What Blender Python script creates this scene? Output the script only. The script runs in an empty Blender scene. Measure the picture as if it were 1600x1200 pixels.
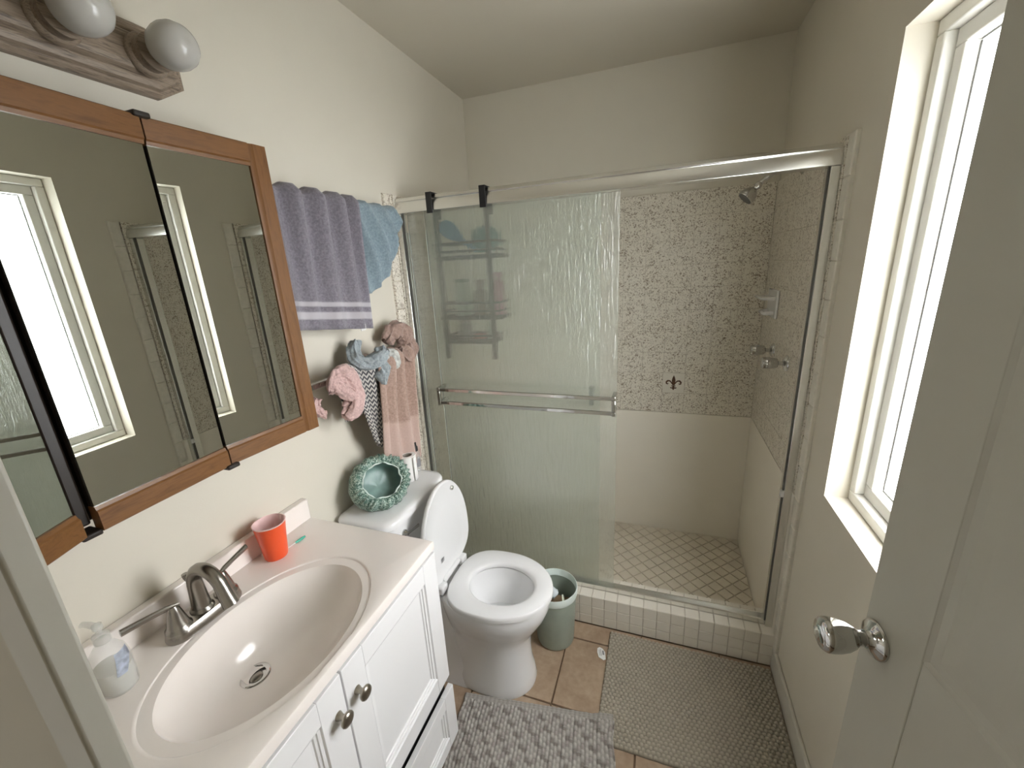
import bpy, bmesh, math, random
from mathutils import Vector, Matrix, noise
random.seed(7)
sc = bpy.context.scene
COL = sc.collection
PI = math.pi

# ------------------------------------------------------------------ camera
cam_d = bpy.data.cameras.new('camera'); cam = bpy.data.objects.new('camera', cam_d); COL.objects.link(cam)
cam_d.sensor_fit = 'HORIZONTAL'; cam_d.sensor_width = 36.0; cam_d.lens = 14.4504
cam_d.clip_start = 0.02
RT = ((0.94220, -0.04291, 0.33230), (0.33083, 0.27613, -0.90239), (-0.05304, 0.96016, 0.27437))   # right, up, back
CAMP = (0.99788, -1.46759, 1.50917)
cam.matrix_world = Matrix([[RT[i][0], RT[i][1], RT[i][2], CAMP[i]] for i in range(3)] + [[0, 0, 0, 1]])
sc.camera = cam

# ------------------------------------------------------------------ world, exposure
WORLD_STR = 0.45
PANE_STR = 6.0
SUN_STR = 60.0
w = bpy.data.worlds.new('world'); sc.world = w; w.use_nodes = True
w.node_tree.nodes['Background'].inputs[0].default_value = (0.93, 0.92, 0.88, 1)
w.node_tree.nodes['Background'].inputs[1].default_value = WORLD_STR
sun_d = bpy.data.lights.new('daylight', 'SUN'); sun = bpy.data.objects.new('daylight', sun_d); COL.objects.link(sun)
sun_d.energy = SUN_STR; sun_d.angle = math.radians(100); sun_d.color = (1.0, .98, 1.0)
sun.rotation_euler = Vector((-.76, .15, -.63)).to_track_quat('-Z', 'Y').to_euler(); sun.location = (4, .3, 3)
vs = sc.view_settings
vs.view_transform = 'Standard'; vs.look = 'None'; vs.exposure = 0.50; vs.gamma = 1.0; vs.use_curve_mapping = False
try:
    sc.cycles.max_bounces = 10; sc.cycles.diffuse_bounces = 5; sc.cycles.glossy_bounces = 4
    sc.cycles.transmission_bounces = 8; sc.cycles.transparent_max_bounces = 10
    sc.cycles.sample_clamp_indirect = 6.0; sc.cycles.blur_glossy = 0.5
except Exception:
    pass

# ------------------------------------------------------------------ materials
def nodes(name):
    m = bpy.data.materials.new(name); m.use_nodes = True
    nt = m.node_tree; b = nt.nodes['Principled BSDF']
    return m, nt, b
def L(nt, a, b): nt.links.new(a, b)
def coords(nt, scale=(1, 1, 1), kind='pos', rot=(0, 0, 0)):
    mp = nt.nodes.new('ShaderNodeMapping'); mp.inputs['Scale'].default_value = scale; mp.inputs['Rotation'].default_value = rot
    if kind == 'pos':
        g = nt.nodes.new('ShaderNodeNewGeometry'); L(nt, g.outputs['Position'], mp.inputs[0])
    else:
        g = nt.nodes.new('ShaderNodeTexCoord'); L(nt, g.outputs[{'uv': 'UV', 'obj': 'Object'}[kind]], mp.inputs[0])
    return mp.outputs[0]
def noise_n(nt, vec, scale, detail=3, rough=.5, dist=0):
    n = nt.nodes.new('ShaderNodeTexNoise'); n.inputs['Scale'].default_value = scale; n.inputs['Detail'].default_value = detail
    n.inputs['Roughness'].default_value = rough; n.inputs['Distortion'].default_value = dist
    L(nt, vec, n.inputs['Vector']); return n.outputs[0]
def ramp(nt, fac, stops, interp='LINEAR'):
    r = nt.nodes.new('ShaderNodeValToRGB'); r.color_ramp.interpolation = interp
    e = r.color_ramp.elements
    while len(e) < len(stops): e.new(.5)
    for k, (p, c) in enumerate(stops):
        e[k].position = p; e[k].color = (c[0], c[1], c[2], 1) if not isinstance(c, (int, float)) else (c, c, c, 1)
    L(nt, fac, r.inputs[0]); return r.outputs[0]
def bump(nt, b, height, strength=.3, dist=.002):
    n = nt.nodes.new('ShaderNodeBump'); n.inputs['Strength'].default_value = strength; n.inputs['Distance'].default_value = dist
    L(nt, height, n.inputs['Height']); L(nt, n.outputs[0], b.inputs['Normal']); return n
def simple(name, col, rough=.5, metal=0, nscale=0, nstr=.1, ndist=.001, var=0, coat=0, spec=.5, stretch=(1, 1, 1), vscale=6):
    m, nt, b = nodes(name)
    b.inputs['Base Color'].default_value = (*col, 1); b.inputs['Roughness'].default_value = rough; b.inputs['Metallic'].default_value = metal
    b.inputs['Coat Weight'].default_value = coat; b.inputs['Specular IOR Level'].default_value = spec
    if var:
        v = coords(nt, stretch); f = noise_n(nt, v, vscale, 4)
        lo = tuple(max(0, c * (1 - var)) for c in col); hi = tuple(min(1, c * (1 + var)) for c in col)
        L(nt, ramp(nt, f, [(.3, lo), (.7, hi)]), b.inputs['Base Color'])
    if nscale:
        v = coords(nt, stretch); bump(nt, b, noise_n(nt, v, nscale, 3), nstr, ndist)
    return m
M = {}
M['paint'] = simple('wall_paint', (.69, .65, .555), .55, nscale=260, nstr=.12, ndist=.0012, var=.012)
M['ceil'] = simple('ceiling_paint', (.60, .56, .47), .7, nscale=200, nstr=.15, ndist=.0015)
M['trimw'] = simple('trim_paint', (.66, .64, .57), .38, nscale=300, nstr=.05)
M['door'] = simple('door_paint', (.48, .465, .40), .42, nscale=120, nstr=.05, var=.01)
M['vinyl'] = simple('window_vinyl', (.80, .79, .74), .35, nscale=200, nstr=.02)
M['cab'] = simple('cabinet_white', (.84, .84, .84), .32, nscale=160, nstr=.03)
M['gap_shade'] = simple('gap_shade_black', (.01, .01, .01), .6, nscale=100, nstr=.05)  # shade colour for the gaps between cabinet fronts
M['marble'] = simple('cultured_marble', (.87, .815, .765), .17, var=.015, nscale=8, nstr=.01, coat=.3)
M['china'] = simple('vitreous_china', (.83, .83, .83), .12, nscale=6, nstr=.01, coat=.3)
M['plasticw'] = simple('white_plastic', (.82, .82, .82), .22, nscale=40, nstr=.01)
M['water'] = simple('bowl_water', (.66, .68, .68), .05, nscale=8, nstr=.03)
M['chrome'] = simple('chrome', (.60, .60, .585), .06, 1, nscale=60, nstr=.01)
M['alu'] = simple('brushed_aluminium', (.80, .80, .77), .27, 1, nscale=30, nstr=.05, stretch=(1, 30, 30), ndist=.0005)
M['alud'] = simple('dark_seal', (.12, .12, .11), .5, .3, nscale=60, nstr=.05)
M['nickel'] = simple('brushed_nickel', (.34, .32, .29), .27, 1, nscale=120, nstr=.03)
M['nickelk'] = simple('antique_nickel', (.36, .33, .28), .3, 1, nscale=120, nstr=.03)
M['black'] = simple('black_metal', (.012, .012, .013), .45, nscale=200, nstr=.05)
M['dark'] = simple('dark_stain', (.018, .012, .008), .42, nscale=60, nstr=.1, stretch=(1, 1, .1))
M['bulb'] = simple('opal_bulb', (.50, .49, .46), .22, nscale=20, nstr=.01)
M['grout'] = simple('grout', (.54, .49, .41), .85, nscale=300, nstr=.2, var=.12)
M['groutd'] = simple('floor_grout', (.20, .135, .085), .9, nscale=300, nstr=.2, var=.15)
M['tilew'] = simple('white_tile', (.80, .76, .67), .2, nscale=30, nstr=.02, var=.03, vscale=9)
M['tilef'] = simple('shower_floor_tile', (.70, .64, .53), .35, nscale=30, nstr=.03, var=.05, vscale=10)
M['wainscot'] = simple('shower_panel', (.88, .83, .73), .3, nscale=14, nstr=.02, var=.015)
M['caulk'] = simple('caulked_tile', (.72, .69, .61), .45, nscale=90, nstr=.2, var=.06, vscale=50)
M['fleur'] = simple('fleur_glaze', (.10, .045, .022), .3, nscale=60, nstr=.05, var=.35, vscale=60)
M['mirror'] = simple('mirror_glass', (.66, .685, .65), .004, 1, nscale=3, nstr=.0015)
M['edge'] = simple('glass_edge', (.55, .60, .55), .25, nscale=40, nstr=.02)
M['paper'] = simple('toilet_paper', (.85, .84, .81), .9, nscale=200, nstr=.15)
M['card'] = simple('cardboard_core', (.30, .27, .23), .9, nscale=150, nstr=.1)
M['cupo'] = simple('cup_orange', (.86, .10, .025), .28, nscale=25, nstr=.01)
M['cupi'] = simple('cup_inside', (.86, .62, .60), .35, nscale=25, nstr=.01)
M['pick'] = simple('green_plastic', (.05, .42, .30), .35, nscale=60, nstr=.02)
M['bin'] = simple('bin_green', (.33, .385, .325), .38, nscale=30, nstr=.02, var=.1, vscale=12)
M['binr'] = simple('bin_rim', (.82, .92, .87), .35, nscale=30, nstr=.02)
M['tagw'] = simple('white_label', (.80, .80, .78), .6, nscale=100, nstr=.05)
M['ink'] = simple('grey_ink', (.25, .25, .26), .7, nscale=100, nstr=.02)
M['tissue'] = simple('tissue', (.75, .80, .84), .85, nscale=60, nstr=.3)
M['carton'] = simple('pale_carton', (.58, .60, .48), .6, nscale=60, nstr=.05)
M['brown'] = simple('brown_paper', (.28, .19, .11), .8, nscale=60, nstr=.1)
M['shelf_blue'] = simple('blue_plastic', (.13, .38, .62), .4, nscale=40, nstr=.02)
M['teal'] = simple('teal_sponge', (.09, .30, .29), .9, nscale=90, nstr=.4)
M['greenb'] = simple('green_bottle', (.12, .28, .16), .4, nscale=40, nstr=.02)
M['paleb'] = simple('pale_bottle', (.50, .58, .50), .4, nscale=40, nstr=.02)
M['brownb'] = simple('brown_bottle', (.26, .19, .13), .4, nscale=40, nstr=.02)
M['pinkb'] = simple('pink_bottle', (.58, .17, .30), .4, nscale=40, nstr=.02)
M['soapr'] = simple('red_soap', (.55, .10, .08), .5, nscale=40, nstr=.02)
M['greyb'] = simple('grey_tray_bottle', (.40, .38, .36), .5, nscale=40, nstr=.02)

def wood(name, c1, c2, stretch, rough=.4, scale=14):
    m, nt, b = nodes(name); v = coords(nt, stretch)
    f = noise_n(nt, v, scale, 6, .6, .6)
    L(nt, ramp(nt, f, [(.28, c1), (.52, c2), (.80, c1)]), b.inputs['Base Color'])
    b.inputs['Roughness'].default_value = rough; bump(nt, b, f, .15, .001); return m
M['oak'] = wood('oak_rail', (.125, .050, .012), (.195, .085, .023), (9, 1.0, 9))
M['oakv'] = wood('oak_stile', (.125, .050, .012), (.195, .085, .023), (9, 9, 1.0))
M['weather'] = wood('weathered_bronze', (.10, .072, .05), (.33, .26, .195), (12, 1.2, 12), .5, 16)

def speckle():
    m, nt, b = nodes('speckled_tile'); v = coords(nt, (1, 1, 1))
    f = noise_n(nt, v, 165, 2.2, .62, 1.0)
    f2 = noise_n(nt, v, 36, 2, .5)
    mx = nt.nodes.new('ShaderNodeMath'); mx.operation = 'MULTIPLY_ADD'; mx.inputs[1].default_value = .22; L(nt, f2, mx.inputs[0]); L(nt, f, mx.inputs[2])
    base = (.80, .755, .66)
    L(nt, ramp(nt, mx.outputs[0], [(.645, base), (.68, (.55, .49, .40)), (.725, (.30, .245, .18)), (.95, (.20, .16, .11))]), b.inputs['Base Color'])
    b.inputs['Roughness'].default_value = .28
    bump(nt, b, f2, .06, .002); return m
M['speck'] = speckle()

def floor_tile():
    m, nt, b = nodes('brown_ceramic'); v = coords(nt)
    f = noise_n(nt, v, 9, 6, .6, .4); f2 = noise_n(nt, v, 60, 3)
    mix = nt.nodes.new('ShaderNodeMix'); mix.data_type = 'RGBA'; mix.inputs[0].default_value = .3
    L(nt, ramp(nt, f, [(.3, (.30, .205, .135)), (.55, (.41, .30, .205)), (.75, (.49, .38, .27))]), mix.inputs[6])
    L(nt, ramp(nt, f2, [(.3, (.28, .19, .125)), (.7, (.47, .36, .255))]), mix.inputs[7])
    L(nt, mix.outputs[2], b.inputs['Base Color']); b.inputs['Roughness'].default_value = .42
    bump(nt, b, f2, .15, .0015); return m
M['ftile'] = floor_tile()

def terry(name, col, col2=None, stripes=None, nsc=900):
    m, nt, b = nodes(name); v = coords(nt)
    f = noise_n(nt, v, 160, 4, .65)
    c2 = col2 or tuple(c * 1.25 for c in col)
    out = ramp(nt, f, [(.3, tuple(c * .78 for c in col)), (.7, c2)])
    if stripes:
        uv = nt.nodes.new('ShaderNodeTexCoord'); s = nt.nodes.new('ShaderNodeSeparateXYZ'); L(nt, uv.outputs['UV'], s.inputs[0])
        st = ramp(nt, s.outputs[1], stripes[1], 'LINEAR')
        mix = nt.nodes.new('ShaderNodeMix'); mix.data_type = 'RGBA'; L(nt, st, mix.inputs[0]); L(nt, out, mix.inputs[6]); mix.inputs[7].default_value = (*stripes[0], 1)
        out = mix.outputs[2]
    L(nt, out, b.inputs['Base Color'])
    b.inputs['Roughness'].default_value = .95; b.inputs['Specular IOR Level'].default_value = .1
    b.inputs['Sheen Weight'].default_value = .25; b.inputs['Sheen Roughness'].default_value = .5
    bump(nt, b, noise_n(nt, v, nsc, 2), .5, .003); return m
SK = .012
M['t_purple'] = terry('purple_terry', (.215, .20, .235), (.29, .27, .31), ((.50, .48, .51), [(0, 0), (.845, 0), (.85, 1), (.87, 1), (.875, 0), (.90, 0), (.905, 1), (.94, 1), (.945, 0), (1, 0)]))
M['t_blue'] = terry('blue_terry', (.235, .315, .36), (.31, .395, .44))
M['t_pink'] = terry('pink_terry', (.62, .42, .39), (.74, .53, .50))
M['t_grey'] = terry('grey_blue_terry', (.30, .35, .37), (.42, .47, .49))
M['t_pale'] = terry('pale_terry', (.55, .56, .53), (.66, .67, .63))
M['t_tan'] = terry('tan_terry', (.42, .29, .235), (.52, .375, .31), ((.62, .47, .41), [(0, 0), (.70, 0), (.72, .7), (.93, .7), (.95, .3), (1, .3)]))
M['t_knob'] = terry('dusty_brown_terry', (.34, .235, .195), (.43, .305, .255))

def chevron():
    m, nt, b = nodes('chevron_weave'); v = coords(nt, (1, 1, 1), 'uv')
    s = nt.nodes.new('ShaderNodeSeparateXYZ'); L(nt, v, s.inputs[0])
    def mt(op, a, bb=None):
        n = nt.nodes.new('ShaderNodeMath'); n.operation = op
        for k, x in enumerate((a, bb)):
            if x is None: continue
            if isinstance(x, (int, float)): n.inputs[k].default_value = x
            else: L(nt, x, n.inputs[k])
        return n.outputs[0]
    tri = mt('PINGPONG', mt('MULTIPLY', s.outputs[0], 11.0), .5)
    ph = mt('FRACT', mt('ADD', mt('MULTIPLY', s.outputs[1], 26.0), mt('MULTIPLY', tri, 1.4)))
    L(nt, ramp(nt, ph, [(.0, (.60, .58, .54)), (.46, (.60, .58, .54)), (.50, (.085, .085, .095)), (.96, (.085, .085, .095)), (1, (.60, .58, .54))]), b.inputs['Base Color'])
    b.inputs['Roughness'].default_value = .95; bump(nt, b, noise_n(nt, coords(nt), 700, 2), .5, .003); return m
M['chev'] = chevron()

def leafprint():
    m, nt, b = nodes('leaf_print'); v = coords(nt)
    f = noise_n(nt, v, 120, 3, .6, 1.5)
    L(nt, ramp(nt, f, [(.40, (.05, .12, .095)), (.49, (.09, .18, .14)), (.56, (.40, .50, .43)), (.7, (.50, .60, .53))]), b.inputs['Base Color'])
    b.inputs['Roughness'].default_value = .45; return m
M['leaf'] = leafprint()
M['capin'] = simple('cap_lining', (.20, .31, .28), .35, nscale=40, nstr=.3, var=.15, vscale=30)
M['elastic'] = simple('cap_elastic', (.66, .76, .71), .7, nscale=200, nstr=.2)

def attr_mat(name, rough=.95):
    m, nt, b = nodes(name); a = nt.nodes.new('ShaderNodeAttribute'); a.attribute_name = 'yarn'
    v = coords(nt); f = noise_n(nt, v, 500, 3)
    mix = nt.nodes.new('ShaderNodeMix'); mix.data_type = 'RGBA'; mix.blend_type = 'MULTIPLY'; mix.inputs[0].default_value = .6
    L(nt, a.outputs['Color'], mix.inputs[6]); L(nt, ramp(nt, f, [(.3, .6), (.7, 1.0)]), mix.inputs[7])
    L(nt, mix.outputs[2], b.inputs['Base Color']); b.inputs['Roughness'].default_value = rough; b.inputs['Specular IOR Level'].default_value = .1
    bump(nt, b, f, .4, .002); return m
M['rug'] = attr_mat('woven_yarn')

def frosted():
    m, nt, b = nodes('rain_glass'); out = nt.nodes['Material Output']; nt.nodes.remove(b)
    v = coords(nt, (1, 1, .12)); n1 = noise_n(nt, v, 105, 2, .5, .8); n2 = noise_n(nt, coords(nt, (1, 1, .4)), 55, 2)
    ad = nt.nodes.new('ShaderNodeMath'); ad.operation = 'MULTIPLY_ADD'; ad.inputs[1].default_value = .35; L(nt, n2, ad.inputs[0]); L(nt, n1, ad.inputs[2])
    bp = nt.nodes.new('ShaderNodeBump'); bp.inputs['Strength'].default_value = .85; bp.inputs['Distance'].default_value = .006; L(nt, ad.outputs[0], bp.inputs['Height'])
    rf = nt.nodes.new('ShaderNodeBsdfRefraction'); rf.inputs['Color'].default_value = (.97, .99, .97, 1); rf.inputs['IOR'].default_value = 1.16; rf.inputs['Roughness'].default_value = .03
    L(nt, bp.outputs[0], rf.inputs['Normal'])
    tp = nt.nodes.new('ShaderNodeBsdfTransparent'); tp.inputs[0].default_value = (.965, .985, .965, 1)
    df = nt.nodes.new('ShaderNodeBsdfDiffuse'); df.inputs[0].default_value = (.86, .90, .84, 1); L(nt, bp.outputs[0], df.inputs['Normal'])
    tl = nt.nodes.new('ShaderNodeBsdfTranslucent'); tl.inputs[0].default_value = (.86, .90, .84, 1)
    gl = nt.nodes.new('ShaderNodeBsdfGlossy'); gl.inputs['Roughness'].default_value = .22; gl.inputs[0].default_value = (1, 1, 1, 1); L(nt, bp.outputs[0], gl.inputs['Normal'])
    def mx(f, a, c):
        x = nt.nodes.new('ShaderNodeMixShader'); x.inputs[0].default_value = f; L(nt, a.outputs[0], x.inputs[1]); L(nt, c.outputs[0], x.inputs[2]); return x
    dt = mx(.45, df, tl); tr = mx(.30, rf, tp); body = mx(.12, tr, dt); fin = mx(.085, body, gl)
    L(nt, fin.outputs[0], out.inputs[0]); return m
M['rain'] = frosted()

def pane_mat():
    m, nt, b = nodes('frosted_window'); f = noise_n(nt, coords(nt), 16, 5, .65)
    b.inputs['Base Color'].default_value = (.75, .8, .8, 1); b.inputs['Roughness'].default_value = .5
    L(nt, ramp(nt, f, [(.3, (.90, .92, .94)), (.6, (1.0, .985, 1.0))]), b.inputs['Emission Color'])
    b.inputs['Emission Strength'].default_value = PANE_STR
    out = nt.nodes['Material Output']; tp = nt.nodes.new('ShaderNodeBsdfTransparent'); tp.inputs[0].default_value = (1, 1, 1, 1)
    mx = nt.nodes.new('ShaderNodeMixShader'); mx.inputs[0].default_value = .60
    L(nt, tp.outputs[0], mx.inputs[1]); L(nt, b.outputs[0], mx.inputs[2]); L(nt, mx.outputs[0], out.inputs[0]); return m
M['pane'] = pane_mat()

def clear_mat(name, col, rough=.03, a=.35):
    m, nt, b = nodes(name); out = nt.nodes['Material Output']
    b.inputs['Base Color'].default_value = (*col, 1); b.inputs['Roughness'].default_value = rough
    tp = nt.nodes.new('ShaderNodeBsdfTransparent'); mx = nt.nodes.new('ShaderNodeMixShader'); mx.inputs[0].default_value = a
    bump(nt, b, noise_n(nt, coords(nt), 30, 2), .02)
    L(nt, tp.outputs[0], mx.inputs[1]); L(nt, b.outputs[0], mx.inputs[2]); L(nt, mx.outputs[0], out.inputs[0]); return m
M['clear'] = clear_mat('clear_plastic', (.80, .82, .80), .05, .30)
M['liquid'] = clear_mat('clear_soap', (.78, .78, .72), .15, .62)
M['bluelabel'] = simple('blue_print', (.36, .40, .48), .4, nscale=40, nstr=.02, var=.5, vscale=70)

# ------------------------------------------------------------------ geometry helpers
ORG = {}
class MB:
    def __init__(s): s.v = []; s.f = []; s.uv = {}
    def add(s, vs, fs, T=None):
        o = len(s.v)
        s.v += [Vector(T(Vector(p)) if T else p) for p in vs]; s.f += [tuple(i + o for i in f) for f in fs]; return s
    def box(s, x0, x1, y0, y1, z0, z1, T=None):
        return s.add([(x0, y0, z0), (x1, y0, z0), (x1, y1, z0), (x0, y1, z0), (x0, y0, z1), (x1, y0, z1), (x1, y1, z1), (x0, y1, z1)],
                     [(0, 3, 2, 1), (4, 5, 6, 7), (0, 1, 5, 4), (1, 2, 6, 5), (2, 3, 7, 6), (3, 0, 4, 7)], T)
    def loft(s, rings, cap0=True, cap1=True, closed=False, T=None):
        n = len(rings[0]); vs = [p for r in rings for p in r]; fs = []
        m = len(rings); rng = range(m if closed else m - 1)
        for i in rng:
            a = i * n; b = ((i + 1) % m) * n
            for k in range(n): fs.append((a + k, a + (k + 1) % n, b + (k + 1) % n, b + k))
        if not closed:
            if cap0: fs.append(tuple(range(n - 1, -1, -1)))
            if cap1: fs.append(tuple(range((m - 1) * n, m * n)))
        return s.add(vs, fs, T)
    def lathe(s, prof, seg=32, T=None, cap0=True, cap1=True):
        rings = [[(r * math.cos(2 * PI * k / seg), r * math.sin(2 * PI * k / seg), z) for k in range(seg)] for r, z in prof]
        return s.loft(rings, cap0, cap1, False, T)
    def tube(s, path, rad, seg=12, closed=False, T=None, flat=1.0, mod=None, cap=True, up=None):
        P = [Vector(p) for p in path]; n = len(P); rad = rad if isinstance(rad, (list, tuple)) else [rad] * n
        rings = []; ref = Vector(up) if up else None
        for i in range(n):
            a = P[(i - 1) % n] if (closed or i > 0) else P[i]; b = P[(i + 1) % n] if (closed or i < n - 1) else P[i]
            t = (b - a).normalized()
            if ref is None: ref = Vector((0, 0, 1)) if abs(t.z) < .9 else Vector((1, 0, 0))
            u = (ref - t * ref.dot(t)).normalized(); w_ = t.cross(u); 
            if not up: ref = u
            ring = []
            for k in range(seg):
                th = 2 * PI * k / seg; r = rad[i] * (mod(i / max(1, n - 1), th) if mod else 1)
                ring.append(P[i] + u * (r * math.cos(th)) + w_ * (r * flat * math.sin(th)))
            rings.append(ring)
        return s.loft(rings, cap, cap, closed, T)
    def grid(s, fn, nu, nv, T=None, uv=True, wrap=False):
        o = len(s.v); vs = []
        for j in range(nv + 1):
            for i in range(nu + 1):
                vs.append(fn(i / nu, j / nv))
        fs = [(j * (nu + 1) + i, j * (nu + 1) + i + 1, (j + 1) * (nu + 1) + i + 1, (j + 1) * (nu + 1) + i) for j in range(nv) for i in range(nu)]
        s.add(vs, fs, T)
        for j in range(nv + 1):
            for i in range(nu + 1): s.uv[o + j * (nu + 1) + i] = (i / nu, j / nv)
        return s
    def jitter(s, amp, freq, seed=0):
        off = Vector((seed * 7.1, seed * 3.3, seed * 5.7))
        for k, p in enumerate(s.v): s.v[k] = p + noise.noise_vector(p * freq + off) * amp
        return s

def base_of(vs):
    xs = [p.x for p in vs]; ys = [p.y for p in vs]; zs = [p.z for p in vs]
    return Vector(((min(xs) + max(xs)) / 2, (min(ys) + max(ys)) / 2, min(zs)))
def obj(name, mb, mat, parent=None, smooth=None, bevel=0, label=None, cat=None, group=None, kind=None, solid=0, sub=0, fixn=False):
    org = ORG[parent.name] if parent else base_of(mb.v)
    me = bpy.data.meshes.new(name); me.from_pydata([p - org for p in mb.v], [], mb.f)
    if mb.uv:
        ul = me.uv_layers.new(name='UVMap')
        for lp in me.loops: ul.data[lp.index].uv = mb.uv.get(lp.vertex_index, (0, 0))
    if fixn:
        bm = bmesh.new(); bm.from_mesh(me); bmesh.ops.recalc_face_normals(bm, faces=bm.faces); bm.to_mesh(me); bm.free()
    me.materials.append(M[mat] if isinstance(mat, str) else mat)
    if smooth is not None:
        for p in me.polygons: p.use_smooth = True
        if smooth < 180: me.set_sharp_from_angle(angle=math.radians(smooth))
    me.update()
    o = bpy.data.objects.new(name, me); COL.objects.link(o)
    if parent: o.parent = parent; ORG[o.name] = org
    else: o.location = org; ORG[o.name] = org
    if solid:
        md = o.modifiers.new('solid', 'SOLIDIFY'); md.thickness = solid; md.offset = 0
    if sub:
        md = o.modifiers.new('sub', 'SUBSURF'); md.levels = sub; md.render_levels = sub
    if bevel:
        md = o.modifiers.new('bevel', 'BEVEL'); md.width = bevel; md.segments = 2; md.limit_method = 'ANGLE'; md.angle_limit = math.radians(40)
        if smooth is None:
            for p in me.polygons: p.use_smooth = True
            me.set_sharp_from_angle(angle=math.radians(50))
    tag(o, label, cat, group, kind); return o
def tag(o, label=None, cat=None, group=None, kind=None):
    if label: o['label'] = label
    if cat: o['category'] = cat
    if group: o['group'] = group
    if kind: o['kind'] = kind
def thing(name, loc, label, cat, group=None):
    o = bpy.data.objects.new(name, None); o.empty_display_size = .05; COL.objects.link(o); o.location = loc; ORG[o.name] = Vector(loc)
    tag(o, label, cat, group); return o
def box(name, mat, x0, x1, y0, y1, z0, z1, parent=None, bevel=0, **k):
    return obj(name, MB().box(x0, x1, y0, y1, z0, z1), mat, parent, bevel=bevel, **k)
def frame(origin, ex, ey, ez):
    O = Vector(origin); A, B, C_ = Vector(ex), Vector(ey), Vector(ez)
    return lambda p: O + A * p[0] + B * p[1] + C_ * p[2]
def inst(name, me, parent, loc, rot=None):
    o = bpy.data.objects.new(name, me); COL.objects.link(o); o.parent = parent
    m = Matrix.Translation(Vector(loc) - ORG[parent.name])
    if rot is not None: m = m @ rot.to_4x4()
    o.matrix_basis = m; return o
def tile_mesh(name, w_, h_, t, ch, mat):
    a, b = w_ / 2, h_ / 2
    v = [(-a, -b, 0), (a, -b, 0), (a, b, 0), (-a, b, 0), (-a, -b, t - ch), (a, -b, t - ch), (a, b, t - ch), (-a, b, t - ch),
         (-a + ch, -b + ch, t), (a - ch, -b + ch, t), (a - ch, b - ch, t), (-a + ch, b - ch, t)]
    f = [(8, 9, 10, 11)] + [(i, (i + 1) % 4, 4 + (i + 1) % 4, 4 + i) for i in range(4)] + [(4 + i, 4 + (i + 1) % 4, 8 + (i + 1) % 4, 8 + i) for i in range(4)]
    me = bpy.data.meshes.new(name); me.from_pydata(v, [], f); me.materials.append(M[mat]); me.update(); return me
ROT_BACK = Matrix(((1, 0, 0), (0, 0, -1), (0, 1, 0)))        # local z -> -Y, local y -> Z
ROT_RIGHT = Matrix(((0, 0, -1), (-1, 0, 0), (0, 1, 0)))      # local z -> -X
ROT_LEFT = Matrix(((0, 0, 1), (1, 0, 0), (0, 1, 0)))         # local z -> +X
ROT_UP = Matrix.Identity(3)

# ------------------------------------------------------------------ room dimensions
W, D, C = 1.4597, .7315, 2.3416
YN = -1.388            # inner face of the near wall
HC, YF = .1443, -.030  # curb top, curb front
ZL, HT = .7243, 1.799  # bottom and top of the speckled tile
TT = .012              # tile thickness
XI = W - TT
PX, PZ = .1055, .1075

# floor
fl = obj('floor', MB().box(-.12, W + .14, -2.3, D + .1, -.10, -.006), 'groutd', kind='structure')
FT = .292
ft = {}
def floor_piece(x0, x1, y0, y1):
    key = (round(x1 - x0, 3), round(y1 - y0, 3))
    if key not in ft: ft[key] = tile_mesh('floor_tile', x1 - x0 - .006, y1 - y0 - .006, .006, .0015, 'ftile')
    inst('floor_tile', ft[key], fl, ((x0 + x1) / 2, (y0 + y1) / 2, -.006))
xs = [0.0, .106, .398, .69, .982, 1.274, W]
ys = [YF, -.118, -.410, -.702, -.994, -1.286, -1.56, -1.86]
for a, b in zip(xs, xs[1:]):
    for c0, d0 in zip(ys[1:], ys): floor_piece(a, b, c0, d0)
# ceiling and walls
obj('ceiling', MB().box(-.12, W + .14, -2.3, D + .12, C, C + .1), 'ceil', kind='structure')  # extended unseen behind the camera to shut out the sun
wl = obj('wall_left', MB().box(-.12, 0, -1.52, D + .12, -.1, C), 'paint', kind='structure')
wb = obj('wall_back', MB().box(0, W, D + TT, D + .12, -.1, C), 'paint', kind='structure')
WY0, WY1, WZ0, WZ1, WT = -.79, -.2045, .836, 1.9496, .15
wr = MB()
wr.box(W, W + WT, -2.3, WY0, -.1, C).box(W, W + WT, WY1, D + .12, -.1, C).box(W, W + WT, WY0, WY1, -.1, WZ0).box(W, W + WT, WY0, WY1, WZ1, C)  # first piece runs on unseen past the doorway to block the sun
wr = obj('wall_right', wr, 'paint', kind='structure')
DX0, DX1 = .715, 1.425
obj('wall_sun_block', MB().box(-1.6, W + .14, -2.42, -2.30, -.1, C + .1), 'paint', kind='structure')  # unseen wall added behind the camera to keep sun out of the doorway
wn = MB(); wn.box(0, DX0 - .03, -1.3985, -1.3865, -.1, C).box(DX1, W, -1.50, YN, -.1, C).box(DX0 - .03, DX1, -1.3985, -1.3865, 2.07, C)
obj('wall_near', wn, 'paint', kind='structure')
jm = MB(); jm.box(DX0 - .030, DX0 + .008, -1.3995, -1.3860, 0, 2.05)
obj('trim_1', jm, 'trimw', bevel=.002, kind='structure')
box('baseboard_right', 'trimw', W - .012, W, YN, YF - .001, 0, .09, bevel=.004, kind='structure')

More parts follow.
